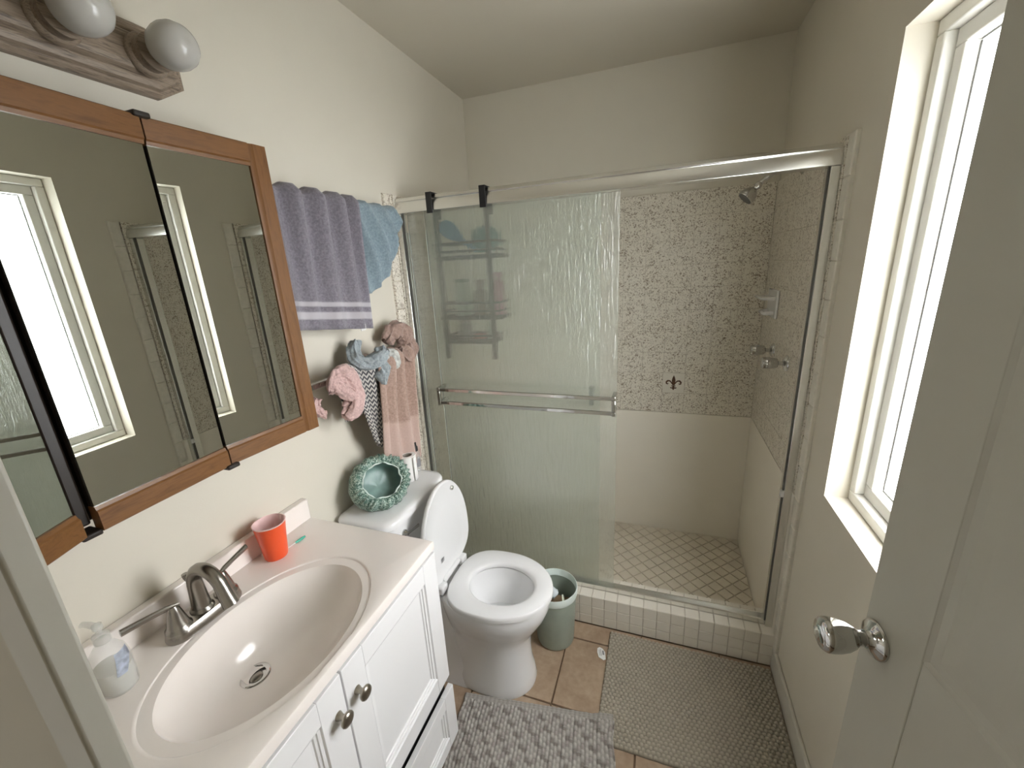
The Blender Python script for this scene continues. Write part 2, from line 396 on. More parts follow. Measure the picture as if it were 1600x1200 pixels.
# ------------------------------------------------------------------ shower walls
# lower smooth panels + speckled tiles
box('lower_panel', 'wainscot', 0, XI, D, D + TT, 0, ZL - .002, wb)
tm = tile_mesh('wall_tile', PX - .0014, PZ - .0014, TT, .0006, 'speck')
tmw = tile_mesh('fleur_tile', PX - .0014, PZ - .0014, TT, .0006, 'tilew')
obj('grout_bed', MB().box(0, XI, D + .0012, D + TT, ZL, HT), 'grout', wb)
nrow = 10
fle = None
for r in range(nrow):
    for k in range(13):
        cx = XI - PX * (k + .5); cz = ZL + PZ * (r + .5)
        if r == 1 and k == 3:
            inst('fleur_tile', tmw, wb, (cx, D + TT, cz), ROT_BACK)['label'] = 'cream tile with a brown fleur-de-lis'
            FL = (cx, cz)
        else: inst('wall_tile', tm, wb, (cx, D + TT, cz), ROT_BACK)
tmc = tile_mesh('cut_tile', XI - PX * 13 - TT - .002, PZ - .0025, TT, .0015, 'speck')
for r in range(nrow): inst('wall_tile', tmc, wb, ((XI - PX * 13 + TT) / 2, D + TT, ZL + PZ * (r + .5)), ROT_BACK)
# fleur-de-lis motif
def fleur(cx, cz, y):
    mb = MB()
    def plate(pts, z0=0, z1=.0012):
        n = len(pts); vs = [(cx + a, y - z0, cz + b) for a, b in pts] + [(cx + a, y - z1, cz + b) for a, b in pts]
        mb.add(vs, [tuple(range(n, 2 * n))] + [(i, (i + 1) % n, n + (i + 1) % n, n + i) for i in range(n)])
    plate([(0, .040), (.006, .026), (.009, .012), (.007, -.002), (.004, -.014), (-.004, -.014), (-.007, -.002), (-.009, .012), (-.006, .026)])
    for s in (-1, 1):
        path = [(.0035, -.012), (.010, .000), (.018, .009), (.028, .010), (.035, .003), (.034, -.006), (.028, -.008), (.025, -.003)]
        rad = [.0018, .0028, .0034, .0042, .0044, .0036, .0026, .0014]
        top = []; bot = []
        for i, (a, b) in enumerate(path):
            q = path[min(i + 1, len(path) - 1)]; p0 = path[max(i - 1, 0)]
            dx, dz = q[0] - p0[0], q[1] - p0[1]; l = math.hypot(dx, dz)
            top.append((s * (a - dz / l * rad[i]), b + dx / l * rad[i])); bot.append((s * (a + dz / l * rad[i]), b - dx / l * rad[i]))
        for i in range(len(path) - 1): plate([top[i], top[i + 1], bot[i + 1], bot[i]] if s > 0 else [bot[i], bot[i + 1], top[i + 1], top[i]])
        plate([(s * .002, -.021), (s * .008, -.026), (s * .014, -.024), (s * .016, -.028), (s * .010, -.032), (s * .004, -.029)][::1])
    plate([(-.010, -.015), (.010, -.015), (.010, -.020), (-.010, -.020)])
    plate([(-.004, -.020), (.004, -.020), (.006, -.032), (0, -.041), (-.006, -.032)])
    obj('fleur_motif', mb, 'fleur', wb, fixn=True)
fleur(FL[0], FL[1] + .002, D)
# right shower wall
box('lower_panel', 'wainscot', XI, W, YF + .01, D, 0, ZL - .002, wr)
obj('grout_bed', MB().box(XI + .0012, W, YF + .03, D, ZL, HT), 'grout', wr)
for r in range(nrow):
    for k in range(7):
        inst('wall_tile', tm, wr, (W, D - PX * (k + .5), ZL + PZ * (r + .5)), ROT_RIGHT)
# left shower wall
box('shower_tile_panel', 'speck', 0, TT, .0, D, 0, HT, wl)
# speckled trim columns at both sides of the enclosure
tmt = tile_mesh('trim_tile', .050, PZ - .0025, TT + .002, .005, 'speck')
tmt2 = tile_mesh('trim_tile', .046, PZ - .0006, TT, .003, 'caulk')
for r in range(16):
    z = HT - PZ * (r + .5)
    inst('trim_tile', tmt, wl, (0, -.030, z), ROT_LEFT)
    inst('trim_tile', tmt2, wr, (W, -.034, z), ROT_RIGHT)
# ------------------------------------------------------------------ curb and shower floor
CB = .100
cu = obj('shower_curb', MB().box(0, W, YF + .0025, CB - .008, 0, HC - .0025), 'grout', kind='structure')
P2 = .0525
rows = [(HC, HC - P2), (HC - P2, HC - P2 - .046), (HC - P2 - .046, 0)]
rm = [tile_mesh('curb_tile', P2 - .002, a - b - .002, .008, .0015, 'tilew') for a, b in rows]
rt = tile_mesh('curb_tile', P2 - .002, .046, .008, .0018, 'tilew'); rt2 = tile_mesh('curb_tile', P2 - .002, .034, .008, .0018, 'tilew')
for k in range(28):
    cx = W - .055 - P2 * (k - .5) if k else W - .0265
    if cx < .02: break
    for q, (a, b) in enumerate(rows): inst('curb_tile', rm[q], cu, (cx, YF + .008, (a + b) / 2), ROT_BACK)
    inst('curb_tile', rt, cu, (cx, YF + .0235, HC - .008), ROT_UP)
    inst('curb_tile', rt2, cu, (cx, CB - .018, HC - .008), ROT_UP)
obj('inner_face', MB().box(TT, XI, CB - .008, CB, .006, HC - .002), 'tilew', cu)
ZS = .012
sf = obj('shower_floor', MB().box(TT, XI, CB, D, -.006, ZS - .005), 'grout', kind='structure')
def clip(poly, x0, x1, y0, y1):
    def cut(p, f, inter):
        out = []
        for i in range(len(p)):
            a, b = p[i - 1], p[i]
            if f(b):
                if not f(a): out.append(inter(a, b))
                out.append(b)
            elif f(a): out.append(inter(a, b))
        return out
    def ix(X): return lambda a, b: (X, a[1] + (b[1] - a[1]) * (X - a[0]) / (b[0] - a[0]))
    def iy(Y): return lambda a, b: (a[0] + (b[0] - a[0]) * (Y - a[1]) / (b[1] - a[1]), Y)
    for f, g in ((lambda q: q[0] >= x0, ix(x0)), (lambda q: q[0] <= x1, ix(x1)), (lambda q: q[1] >= y0, iy(y0)), (lambda q: q[1] <= y1, iy(y1))):
        poly = cut(poly, f, g)
        if len(poly) < 3: return []
    return poly
sq = (P2 - .003) / math.sqrt(2); pitch = P2 * math.sqrt(2)
full = None; rest = MB(); cnt = 0
dm = bpy.data.meshes.new('mosaic_tile')
c_ = sq - .0015
dm.from_pydata([(-sq, 0, 0), (0, -sq, 0), (sq, 0, 0), (0, sq, 0), (-c_, 0, .005), (0, -c_, .005), (c_, 0, .005), (0, c_, .005)], [],
               [(4, 5, 6, 7), (0, 1, 5, 4), (1, 2, 6, 5), (2, 3, 7, 6), (3, 0, 4, 7)]); dm.materials.append(M['tilef'])
for i in range(-1, 45):
    for j in range(-1, 26):
        for h in (0, .5):
            cx = XI - (i + h) * pitch; cy = CB + .01 + (j + h) * pitch
            poly = [(cx - sq, cy), (cx, cy - sq), (cx + sq, cy), (cx, cy + sq)]
            q = clip(poly, TT + .002, XI - .002, CB + .002, D - .002)
            if not q: continue
            n = len(q)
            if cx < .52:
                rest.add([(a, b, ZS - .005) for a, b in q] + [(a, b, ZS) for a, b in q], [tuple(range(n, 2 * n))] + [(k, (k + 1) % n, n + (k + 1) % n, n + k) for k in range(n)]); continue
            if n == 4 and all(abs(a[0] - b[0]) + abs(a[1] - b[1]) < 1e-6 for a, b in zip(sorted(q), sorted(poly))):
                inst('mosaic_tile', dm, sf, (cx, cy, ZS - .005)); cnt += 1
            elif abs(sum(q[k - 1][0] * q[k][1] - q[k][0] * q[k - 1][1] for k in range(n))) > 2e-4:
                obj('mosaic_tile', MB().add([(a, b, ZS - .005) for a, b in q] + [(a, b, ZS) for a, b in q], [tuple(range(n, 2 * n))] + [(k, (k + 1) % n, n + (k + 1) % n, n + k) for k in range(n)]), 'tilef', sf)
obj('mosaic_field', rest, 'tilef', sf, kind='stuff')

# ------------------------------------------------------------------ window
wi = thing('window_1', (W + .055, (WY0 + WY1) / 2, WZ0), None, None); wi['kind'] = 'structure'
def ring(x0, x1, y0, y1, z0, z1, t):
    m = MB(); m.box(x0, x1, y0, y1, z0, z0 + t).box(x0, x1, y0, y1, z1 - t, z1).box(x0, x1, y0, y0 + t, z0 + t, z1 - t).box(x0, x1, y1 - t, y1, z0 + t, z1 - t); return m
def add_ring(n, m, t, x0, x1, ins): return obj(n, ring(W + x0, W + x1, WY0 + ins, WY1 - ins, WZ0 + ins, WZ1 - ins, t), m, wi, bevel=.003)
add_ring('window_frame', 'vinyl', .030, .055, .145, 0.0005)
add_ring('sash', 'vinyl', .034, .076, .125, .0308)
add_ring('gasket', 'alud', .0035, .0985, .102, .0650)
box('pane', 'pane', W + .104, W + .108, WY0 + .0648, WY1 - .0648, WZ0 + .0648, WZ1 - .0648, wi)

# ------------------------------------------------------------------ bathroom door
Hn, Ed = Vector((1.40, -1.385, 0)), Vector((1.315, -.818, 0))
dd = (Ed - Hn).normalized(); dw = (Ed - Hn).length; dn = Vector((-dd.y, dd.x, 0))        # dn points to the camera side
TD = frame(Hn, dd, dn, (0, 0, 1))
dr = thing('door_1', Hn, None, None); dr['kind'] = 'structure'
st, ml = .105, .09
cols = [(st, (dw - ml) / 2), ((dw + ml) / 2, dw - st)]
rws = [(.24, .80), (1.00, 1.60), (1.70, 1.90)]
zt = 2.03
f = MB(); f.box(0, st, -.035, 0, .012, zt, TD); f.box(dw - st, dw, -.035, 0, .012, zt, TD); f.box((dw - ml) / 2, (dw + ml) / 2, -.035, 0, .012, zt, TD)
prev = .012
for a, b in rws + [(zt, zt)]:
    for c0, c1 in cols: f.box(c0, c1, -.035, 0, prev, a, TD)
    prev = b
obj('door_frame', f, 'door', dr, bevel=.002)
for a, b in rws:
    for c0, c1 in cols:
        m = MB(); rg = []
        for ins, y in ((0, -.0003), (.006, -.0030), (.018, -.0035), (.040, -.0012), (.046, -.0010)):
            rg.append([(c0 + ins, y, a + ins), (c1 - ins, y, a + ins), (c1 - ins, y, b - ins), (c0 + ins, y, b - ins)])
        m.loft(rg, False, True, False, TD); obj('door_panel', m, 'door', dr, fixn=False)
kz, kd = .952, dw - .029
TK = frame(Hn + dd * kd + Vector((0, 0, kz)), dd, (0, 0, 1), dn)
def lathe_part(name, prof, mat, parent, T, seg=32, smooth=50, **k): return obj(name, MB().lathe(prof, seg, T), mat, parent, smooth=smooth, fixn=True, **k)
kb = lathe_part('door_knob', [(.011, .002), (.011, .024), (.0125, .027), (.0165, .031), (.0215, .041), (.0245, .053), (.0252, .062), (.0245, .069), (.0215, .073), (.012, .0745), (.0, .0748)], 'chrome', dr, TK)
kb['label'] = 'polished chrome knob'
lathe_part('rose', [(.0285, .0005), (.0285, .003), (.026, .006), (.018, .009), (.014, .013), (.0125, .016), (.0, .016)], 'chrome', kb, TK)

# ------------------------------------------------------------------ shower enclosure
Z0, Z1 = .1445, 1.785
en = thing('shower_enclosure', (W / 2, .03, Z0), 'silver aluminium shower door frame spanning wall to wall', 'shower frame')
EX0, EX1 = .0145, W - TT - .0005
hd = MB()
hp = [(0.0, 1.728), (.055, 1.728), (.055, 1.785), (.018, 1.785), (.006, 1.772), (.010, 1.768), (.002, 1.752)]
hd.loft([[(x, y, z) for y, z in hp] for x in (EX0, EX1)])
obj('header', hd, 'alu', en, fixn=True, bevel=.0012)
def jamb(x0, x1, lip):
    m = MB(); m.box(x0, x1, .006, .056, Z0, 1.728)
    obj('side_jamb', m, 'alu', en, bevel=.002)
jamb(EX0, EX0 + .020, 1); jamb(EX1 - .024, EX1, -1)
box('seal', 'alud', EX1 - .0275, EX1 - .0245, .012, .022, Z0 + .022, 1.727, en)
box('seal', 'alud', EX0 + .0205, EX0 + .0285, .012, .016, Z0 + .022, 1.727, en)
box('bumper', 'plasticw', EX1 - .033, EX1 - .024, .004, .020, .70, .722, en)
tr = MB(); tr.box(EX0 + .02, EX1 - .024, .018, .058, Z0, Z0 + .004).box(EX0 + .02, EX1 - .024, .018, .0215, Z0 + .004, Z0 + .020).box(EX0 + .02, EX1 - .024, .0545, .058, Z0 + .004, Z0 + .016)
obj('bottom_track', tr, 'alu', en)
def glass_door(name, x0, x1, y, label):
    t = thing(name, ((x0 + x1) / 2, y, Z0 + .006), label, 'shower door', 'sliding shower doors')
    box('glass_pane', 'rain', x0, x1, y - .0025, y + .0025, Z0 + .0065, 1.7265, t)
    box('edge_strip', 'edge', x0 - .0022, x0 - .0002, y - .003, y + .003, Z0 + .0065, 1.66, t)
    return t
gd = glass_door('sliding_shower_door', .128, .859, .0275, 'rain-textured glass sliding shower door with twin towel bars, nearer pane')
glass_door('sliding_shower_door', .040, .795, .0445, 'rain-textured glass sliding shower door behind the pane with bars')
# twin towel bar on the front pane
tb = MB()
for z in (1.034, .978): tb.box(.142, .860, -.038, -.029, z - .007, z + .007)
tbo = obj('towel_rail', tb, 'chrome', gd, bevel=.002)
for x in (.142, .853):
    b = MB(); b.box(x - .006, x + .008, -.0395, .0245, 1.028, 1.044).box(x - .006, x + .008, -.0395, .0245, .968, .984).box(x - .006, x + .008, -.0395, -.029, .984, 1.028)
    obj('bar_bracket', b, 'chrome', tbo, bevel=.002)
# inner handle seen through the glass
ih = box('inner_handle', 'chrome', .752, .770, .0475, .075, .975, 1.05, [o for o in COL.objects if o.name == 'sliding_shower_door.001'][0], bevel=.003)

# ------------------------------------------------------------------ hanging rack inside the shower
rk = thing('shower_rack', (.26, .11, 1.14), 'black metal hanging shower rack hooked over the door header', 'shower rack')
RX0, RX1, RY = .150, .366, .072
for x in (RX0, RX1):
    obj('upright', MB().box(x - .010, x + .010, RY - .004, RY + .004, 1.145, 1.735), 'black', rk, bevel=.001)
    h = MB(); h.box(x + .008, x + .032, -.0065, -.0015, 1.718, 1.7905).box(x + .008, x + .032, -.0065, .068, 1.7865, 1.7905).box(x + .004, x + .028, .0635, RY - .003, 1.70, 1.7865)
    obj('hook', h, 'black', rk, bevel=.001)
def basket(z, h, d, x0=RX0 - .016, x1=RX1 + .030):
    b = MB()
    for zz, r in ((z, .0075), (z + h * .45, .003), (z + h, .0045)):
        b.tube([(x0, RY + .004, zz), (x1, RY + .004, zz), (x1, RY + d, zz), (x0, RY + d, zz)], r, 8, True)
    for k in range(1, 9):
        x = x0 + (x1 - x0) * k / 9; b.tube([(x, RY + .004, z), (x, RY + d, z)], .0018, 6)
    for x in (x0, x1):
        for y in (RY + .006, RY + d): b.tube([(x, y, z), (x, y, z + h)], .002, 6)
    obj('basket', b, 'black', rk, smooth=60)
basket(1.555, .055, .105); basket(1.315, .060, .105); basket(1.215, .026, .095, RX0 + .004, RX1 - .004)
# things on the rack
def bottle(name, x, y, z, r, h, mat, label, capm='plasticw', neck=.35, caph=.03, cat='bottle', grp='toiletries on the shower rack'):
    t = thing(name, (x, y, z), label, cat, grp); T = frame((x, y, z), (1, 0, 0), (0, 1, 0), (0, 0, 1))
    lathe_part('body', [(r * .9, 0), (r, .006), (r, h * .72), (r * .85, h * .80), (r * neck, h * .86), (r * neck, h * .9), (0, h * .9)], mat, t, T, 20)
    lathe_part('cap', [(r * neck * 1.3, h * .9), (r * neck * 1.3, h * .9 + caph), (0, h * .9 + caph + .001)], capm, t, T, 16); return t
bottle('shampoo_bottle', .215, RY + .055, 1.3215, .034, .15, 'paleb', 'pale green bottle with green cap on the middle rack basket', 'greenb', .6, .014)
bottle('pump_bottle', .295, RY + .055, 1.3215, .029, .125, 'brownb', 'brown bottle in the middle of the rack basket', 'brownb', .45)
bottle('conditioner_bottle', .372, RY + .065, 1.3215, .021, .165, 'pinkb', 'pink bottle at the right end of the middle rack basket', 'pinkb', .5, .02)
bottle('soap_bottle', .215, RY + .05, 1.2215, .030, .078, 'greyb', 'low grey bottle on the bottom rack tray', 'brownb', .5, .008)
bottle('rinse_bottle', .335, RY + .05, 1.2215, .016, .070, 'paleb', 'small pale bottle beside the red soap on the rack', 'paleb', .5, .008)
sp = MB().lathe([(.001, -.014), (.022, -.013), (.03, -.006), (.032, 0), (.03, .006), (.022, .013), (.001, .014)], 20, frame((.285, RY + .04, 1.2335), (1, 0, 0), (0, .7, 0), (0, 0, .8)))
obj('soap_bar', sp, 'soapr', smooth=180, label='small red bar of soap on the bottom rack tray', cat='soap', fixn=True)
# paddle brush leaning in the top basket
br = thing('bath_brush', (.255, RY + .02, 1.562), 'blue paddle bath brush leaning in the top rack basket', 'brush')
a, b = Vector((.175, .0555, 1.685)), Vector((.310, RY + .045, 1.566))
ax = (b - a).normalized(); sd = ax.cross(Vector((0, 1, 0))).normalized(); nn = sd.cross(ax)
prof = [(0, .006), (.012, .026), (.035, .033), (.06, .030), (.085, .019), (.105, .011), (.13, .009), (.176, .008)]
rg = []
for s_, hw in prof:
    p = a + ax * s_; rg.append([p + sd * (hw * math.cos(t)) + nn * (.006 * math.sin(t)) for t in [2 * PI * k / 14 for k in range(14)]])
obj('paddle', MB().loft(rg), 'shelf_blue', br, smooth=70, fixn=True)
lf = MB().lathe([(.001, -.05), (.03, -.045), (.05, -.02), (.052, .01), (.04, .035), (.015, .05), (.001, .052)], 24, frame((.33, RY + .06, 1.618), (1.15, 0, 0), (0, .8, 0), (0, 0, 1)))
lf.jitter(.010, 40); obj('bath_sponge', lf, 'teal', smooth=180, label='teal bath sponge in the top rack basket behind the brush', cat='sponge', fixn=True)

# ------------------------------------------------------------------ shower fittings
sh = thing('shower_sprayer', (1.30, .372, 1.68), 'chrome shower head on an angled arm high in the shower', 'shower head')
ap = [(XI, .372, 1.792), (1.41, .372, 1.792), (1.375, .372, 1.788), (1.345, .372, 1.772), (1.315, .372, 1.748)]
obj('arm', MB().tube(ap, .009, 14), 'chrome', sh, smooth=60)
lathe_part('flange', [(.026, 0), (.026, .003), (.018, .009), (.010, .011)], 'chrome', sh, frame((XI, .372, 1.792), (0, 1, 0), (0, 0, 1), (-1, 0, 0)))
ha = Vector((-.68, -.10, -.72)).normalized(); u = ha.cross(Vector((0, 1, 0))).normalized(); v_ = ha.cross(u)
TH = frame(Vector((1.320, .372, 1.752)), u, v_, ha)
hdp = lathe_part('head', [(.008, 0), (.012, .004), (.013, .016), (.010, .019), (.010, .026), (.018, .032), (.027, .046), (.030, .060), (.030, .068), (.027, .069), (0, .069)], 'chrome', sh, TH)
lathe_part('spray_face', [(.0255, .069), (.0255, .0705), (0, .0705)], 'alud', hdp, TH)
def valve(y, z, label):
    t = thing('shower_valve', (XI, y, z), label, 'shower valve', 'hot and cold shower valves'); T = frame((XI, y, z), (0, 1, 0), (0, 0, 1), (-1, 0, 0))
    lathe_part('escutcheon', [(.030, 0), (.030, .002), (.024, .008), (.012, .014), (.010, .014)], 'chrome', t, T)
    lathe_part('stem', [(.008, .010), (.008, .040), (0, .040)], 'chrome', t, T, 16)
    rg = []
    for zz, r in ((.030, .014), (.034, .018), (.060, .021), (.078, .0215), (.083, .019), (.084, .010)):
        rg.append([(r * (1 + .07 * math.cos(8 * q)) * math.cos(q), r * (1 + .07 * math.cos(8 * q)) * math.sin(q), zz) for q in [2 * PI * k / 64 for k in range(64)]])
    obj('handle', MB().loft(rg, T=T), 'chrome', t, smooth=60, fixn=True)
valve(.262, 1.111, 'chrome fluted shower valve handle nearer the doorway'); valve(.476, 1.117, 'chrome fluted shower valve handle nearer the back corner')
sd_ = thing('soap_dish', (XI, .545, 1.245), 'white ceramic soap dish with a grab bar on the shower wall', 'soap dish')
box('back_plate', 'china', XI - .010, XI, .475, .625, 1.245, 1.36, sd_, bevel=.004)
m = MB(); rg = []
for x, dz, hh in ((XI - .010, 0, .016), (XI - .040, .002, .014), (XI - .058, .004, .011), (XI - .064, .006, .006)): rg.append([(x, .485, 1.318 + dz), (x, .615, 1.318 + dz), (x, .615, 1.318 + dz + hh), (x, .485, 1.318 + dz + hh)])
m.loft(rg); obj('tray', m, 'china', sd_, bevel=.003, fixn=True)
obj('grab_bar', MB().tube([(XI - .010, .50, 1.268), (XI - .030, .502, 1.266), (XI - .040, .515, 1.264), (XI - .040, .585, 1.264), (XI - .030, .598, 1.266), (XI - .010, .60, 1.268)], .008, 12), 'china', sd_, smooth=60)

# ------------------------------------------------------------------ vanity cabinet
VX, VY0, VY1, VT = .425, -1.384, -.650, .778
van = thing('vanity_cabinet', (.21, -1.017, 0), 'white two-door vanity cabinet with a bottom drawer', 'cabinet')
bd = MB(); bd.box(0.001, VX - .018, VY0, VY0 + .016, .09, VT).box(0.001, VX - .018, VY1 - .016, VY1, .09, VT).box(0.001, .010, VY0 + .016, VY1 - .016, .09, VT).box(.010, VX - .018, VY0 + .016, VY1 - .016, .09, .106).box(.001, VX - .075, VY0 + .002, VY1 - .002, 0, .09); obj('body', bd, 'cab', van)
box('face_frame', 'cab', VX - .018, VX, VY0, VY1, .745, VT, van)
box('reveal_shade', 'gap_shade', VX - .018, VX - .002, VY0 + .004, VY1 - .004, .10, .745, van)  # black sheet painting the shade in the gaps around doors and drawer
def panel_door(name, y0, y1, z0, z1, x0, x1, stile, rail, parent, lab=None):
    """frame-and-panel front: proud frame, stepped moulding, flat recessed panel"""
    m = MB(); m.box(x0, x1, y0, y0 + stile, z0, z1).box(x0, x1, y1 - stile, y1, z0, z1).box(x0, x1, y0 + stile, y1 - stile, z0, z0 + rail).box(x0, x1, y0 + stile, y1 - stile, z1 - rail, z1)
    o = obj(name, m, 'cab', parent, bevel=.0015)
    a0, a1, b0, b1 = y0 + stile, y1 - stile, z0 + rail, z1 - rail
    rg = []
    for ins, x in ((0, x1 - .0005), (.002, x1 - .004), (.008, x1 - .005), (.009, x1 - .008), (.014, x1 - .009), (.016, x1 - .012), (.020, x1 - .0125)):
        rg.append([(x, a0 + ins, b0 + ins), (x, a1 - ins, b0 + ins), (x, a1 - ins, b1 - ins), (x, a0 + ins, b1 - ins)])
    obj('panel', MB().loft(rg, False, True), 'cab', o)
    return o
YM = -1.013
d1 = panel_door('cabinet_door', YM + .002, VY1 + .001, .331, .770, VX + .0005, VX + .018, .060, .055, van)
d2 = panel_door('cabinet_door', VY0 + .003, YM - .002, .331, .770, VX + .0005, VX + .018, .060, .055, van)
dw_ = panel_door('drawer', VY0 + .003, VY1 + .004, .098, .293, VX + .007, VX + .024, .050, .040, van)
def knob(y, z, x, parent):
    lathe_part('knob', [(.009, 0), (.008, .003), (.0058, .008), (.0058, .013), (.010, .016), (.0145, .019), (.0155, .022), (.0145, .025), (.009, .0275), (0, .028)], 'nickelk', parent, frame((x, y, z), (0, 1, 0), (0, 0, 1), (1, 0, 0)), 24)
knob(YM + .030, .690, VX + .018, d1); knob(YM - .024, .690, VX + .018, d2)

# ------------------------------------------------------------------ sink top
ZC = .8099
TX, TY0, TY1 = .4461, -1.386, -.6524
top = thing('washbasin', (.22, -1.017, .779), 'cream cultured marble sink top with an oval basin', 'sink')
def sink():
    cx, cy = .272, -1.005; ra, rb = .148, .208
    dx, dy = .205, -1.022
    angs = sorted(set([2 * PI * k / 120 for k in range(120)] + [math.atan2(y - cy, x - cx) % (2 * PI) for x in (0.001, TX) for y in (TY0, TY1)]))
    def ell(a, k):        # ellipse point scaled by k in the direction of angle a
        c0, s0 = math.cos(a), math.sin(a); r = 1 / math.sqrt((c0 / ra) ** 2 + (s0 / rb) ** 2); return c0 * r * k, s0 * r * k
    def rect(a, ins=0):
        c0, s0 = math.cos(a), math.sin(a); t = 9
        if c0 > 1e-9: t = min(t, (TX - ins - cx) / c0)
        if c0 < -1e-9: t = min(t, (.001 + ins - cx) / c0)
        if s0 > 1e-9: t = min(t, (TY1 - ins - cy) / s0)
        if s0 < -1e-9: t = min(t, (TY0 + ins - cy) / s0)
        return c0 * t, s0 * t
    rings = []
    for k in (.10, .16, .25, .36, .48, .60, .70, .79, .86, .915, .955, .985, 1.0, 1.02):
        t = min(1, k); depth = .118 * (1 - t ** 3.2) ** .85 if k < 1 else 0
        ox, oy = (dx - cx) * (1 - t) ** 1.2, (dy - cy) * (1 - t) ** 1.2
        z = ZC - .004 - depth - (.0006 if k == 1.0 else 0)
        rings.append([(cx + ox + ell(a, k)[0], cy + oy + ell(a, k)[1], z) for a in angs])
    z0 = rings[0][0][2]
    for k, z in ((1.06, ZC - .0035), (1.105, ZC - .003), (1.118, ZC - .0005), (1.135, ZC)):
        pts = []
        for a in angs:
            e = ell(a, k); r = rect(a, .006); l1 = math.hypot(*e); l2 = math.hypot(*r)
            s_ = min(1, l2 * .97 / l1); pts.append((cx + e[0] * s_, cy + e[1] * s_, z))
        rings.append(pts)
    for ins, z in ((.005, ZC), (.0015, ZC - .0015), (0, ZC - .005), (0, ZC - .026), (.004, ZC - .0305), (.03, ZC - .0305)):
        rings.append([(cx + rect(a, ins)[0], cy + rect(a, ins)[1], z) for a in angs])
    m = MB().loft(rings, False, False)
    obj('basin_top', m, 'marble', top, smooth=38, fixn=False)
    return dx, dy, z0
ddx, ddy, dz0 = sink()
TDr = frame((ddx, ddy, dz0 - .004), (1, 0, 0), (0, 1, 0), (0, 0, 1))
dro = lathe_part('drain', [(.030, 0), (.030, .0055), (.027, .007), (.021, .0045), (.019, -.004), (.019, -.010), (0, -.010)], 'chrome', top, TDr)
lathe_part('stopper', [(.014, -.008), (.014, .001), (.011, .003), (0, .0035)], 'nickel', dro, TDr)
obj('backsplash', MB().box(.001, .024, TY0, TY1, ZC - .004, .873), 'marble', top, bevel=.003)

# ------------------------------------------------------------------ faucet
fa = thing('faucet', (.086, -1.017, ZC), 'brushed nickel two-lever centerset faucet with arched spout', 'faucet')
FX, FY = .090, -1.017
def stadium(hx, hy, n=12):
    pts = []
    for k in range(n + 1): a = -PI / 2 + PI * k / n; pts.append((hx * math.cos(a - 0) * 1.0, hy, a))
    out = [(hx * math.cos(PI * k / n), hy - hx + hx * math.sin(PI * k / n)) for k in range(n + 1)] + [(-hx * math.cos(PI * k / n), -hy + hx - hx * math.sin(PI * k / n)) for k in range(n + 1)]
    return out
rg = []
for z, hx, hy in ((0, .027, .077), (.004, .0275, .0775), (.018, .025, .074), (.022, .0225, .071)): rg.append([(FX + a, FY + b, ZC + .0005 + z) for a, b in stadium(hx, hy)])
obj('base_plate', MB().loft(rg), 'nickel', fa, smooth=40, fixn=True)
for s in (-1, 1):
    yh = FY + s * .0505; T = frame((FX, yh, ZC + .018), (1, 0, 0), (0, 1, 0), (0, 0, 1))
    hb = lathe_part('handle_hub', [(.0245, 0), (.0235, .006), (.0205, .009), (.0195, .012), (.013, .040), (.0115, .046), (.010, .052), (.008, .056), (0, .057)], 'nickel', fa, T)
    path = [Vector((FX + .004, yh - s * .010, ZC + .0715)), Vector((FX - .002, yh + s * .01, ZC + .0755)), Vector((FX - .010, yh + s * .04, ZC + .077)), Vector((FX - .018, yh + s * .078, ZC + .079))]
    obj('lever', MB().tube(path, [.0045, .0062, .0062, .0075], 14, flat=.7), 'nickel', hb, smooth=50)
path = [Vector((FX - .004, FY, ZC + .018)), Vector((FX - .004, FY, ZC + .05)), Vector((FX - .004, FY, ZC + .085))]
for k in range(1, 10):
    a = PI * k / 10 * .93; path.append(Vector((FX + .040 - .044 * math.cos(a), FY, ZC + .085 + .046 * math.sin(a))))
path += [Vector((FX + .088, FY, ZC + .078)), Vector((FX + .096, FY, ZC + .058))]
rad = [.019, .0165, .0145] + [.0138 - .0001 * k for k in range(9)] + [.0145, .0155]
obj('spout', MB().tube(path, rad, 20), 'nickel', fa, smooth=50)
lathe_part('spout_collar', [(.0235, 0), (.0225, .006), (.020, .010), (.0185, .012)], 'nickel', fa, frame((FX - .004, FY, ZC + .018), (1, 0, 0), (0, 1, 0), (0, 0, 1)))
obj('lift_rod', MB().tube([(FX - .024, FY, ZC + .018), (FX - .026, FY, ZC + .085), (FX - .028, FY, ZC + .095), (FX - .029, FY, ZC + .104)], [.003, .003, .006, .0065], 12), 'nickel', fa, smooth=50)

# ------------------------------------------------------------------ counter items
so = thing('soap_dispenser', (.098, -1.178, ZC), 'clear pump soap bottle half full of white liquid soap', 'soap dispenser')
TS = frame((.098, -1.178, ZC + .0005), (.92, -.15, 0), (.15, .80, 0), (0, 0, 1))
def sprof(o): return [(.028 - o, 0 + o), (.032 - o, .004 + o), (.034 - o, .03), (.034 - o, .06), (.030 - o, .080), (.020 - o, .093), (.0135 - o, .098 - o * .5), (.0135 - o, .108 - o)]
obj('bottle', MB().lathe(sprof(0), 32, TS, True, True), 'clear', so, smooth=60, fixn=True)
obj('liquid', MB().lathe([(.026, .003), (.0305, .006), (.0322, .03), (.0322, .050), (0, .0501)], 32, TS), 'liquid', so, smooth=60, fixn=True)
lb = MB()
lb.grid(lambda u_, v: TS(Vector(((.0346 if v < .7 else .0346 - (v - .7) * .020) * math.cos(-.2 + (.55 + .5 * v) * u_ + .25 * v), (.0346 if v < .7 else .0346 - (v - .7) * .020) * math.sin(-.2 + (.55 + .5 * v) * u_ + .25 * v), .042 + .042 * v))), 16, 6)
obj('label_print', lb, 'bluelabel', so, smooth=180)
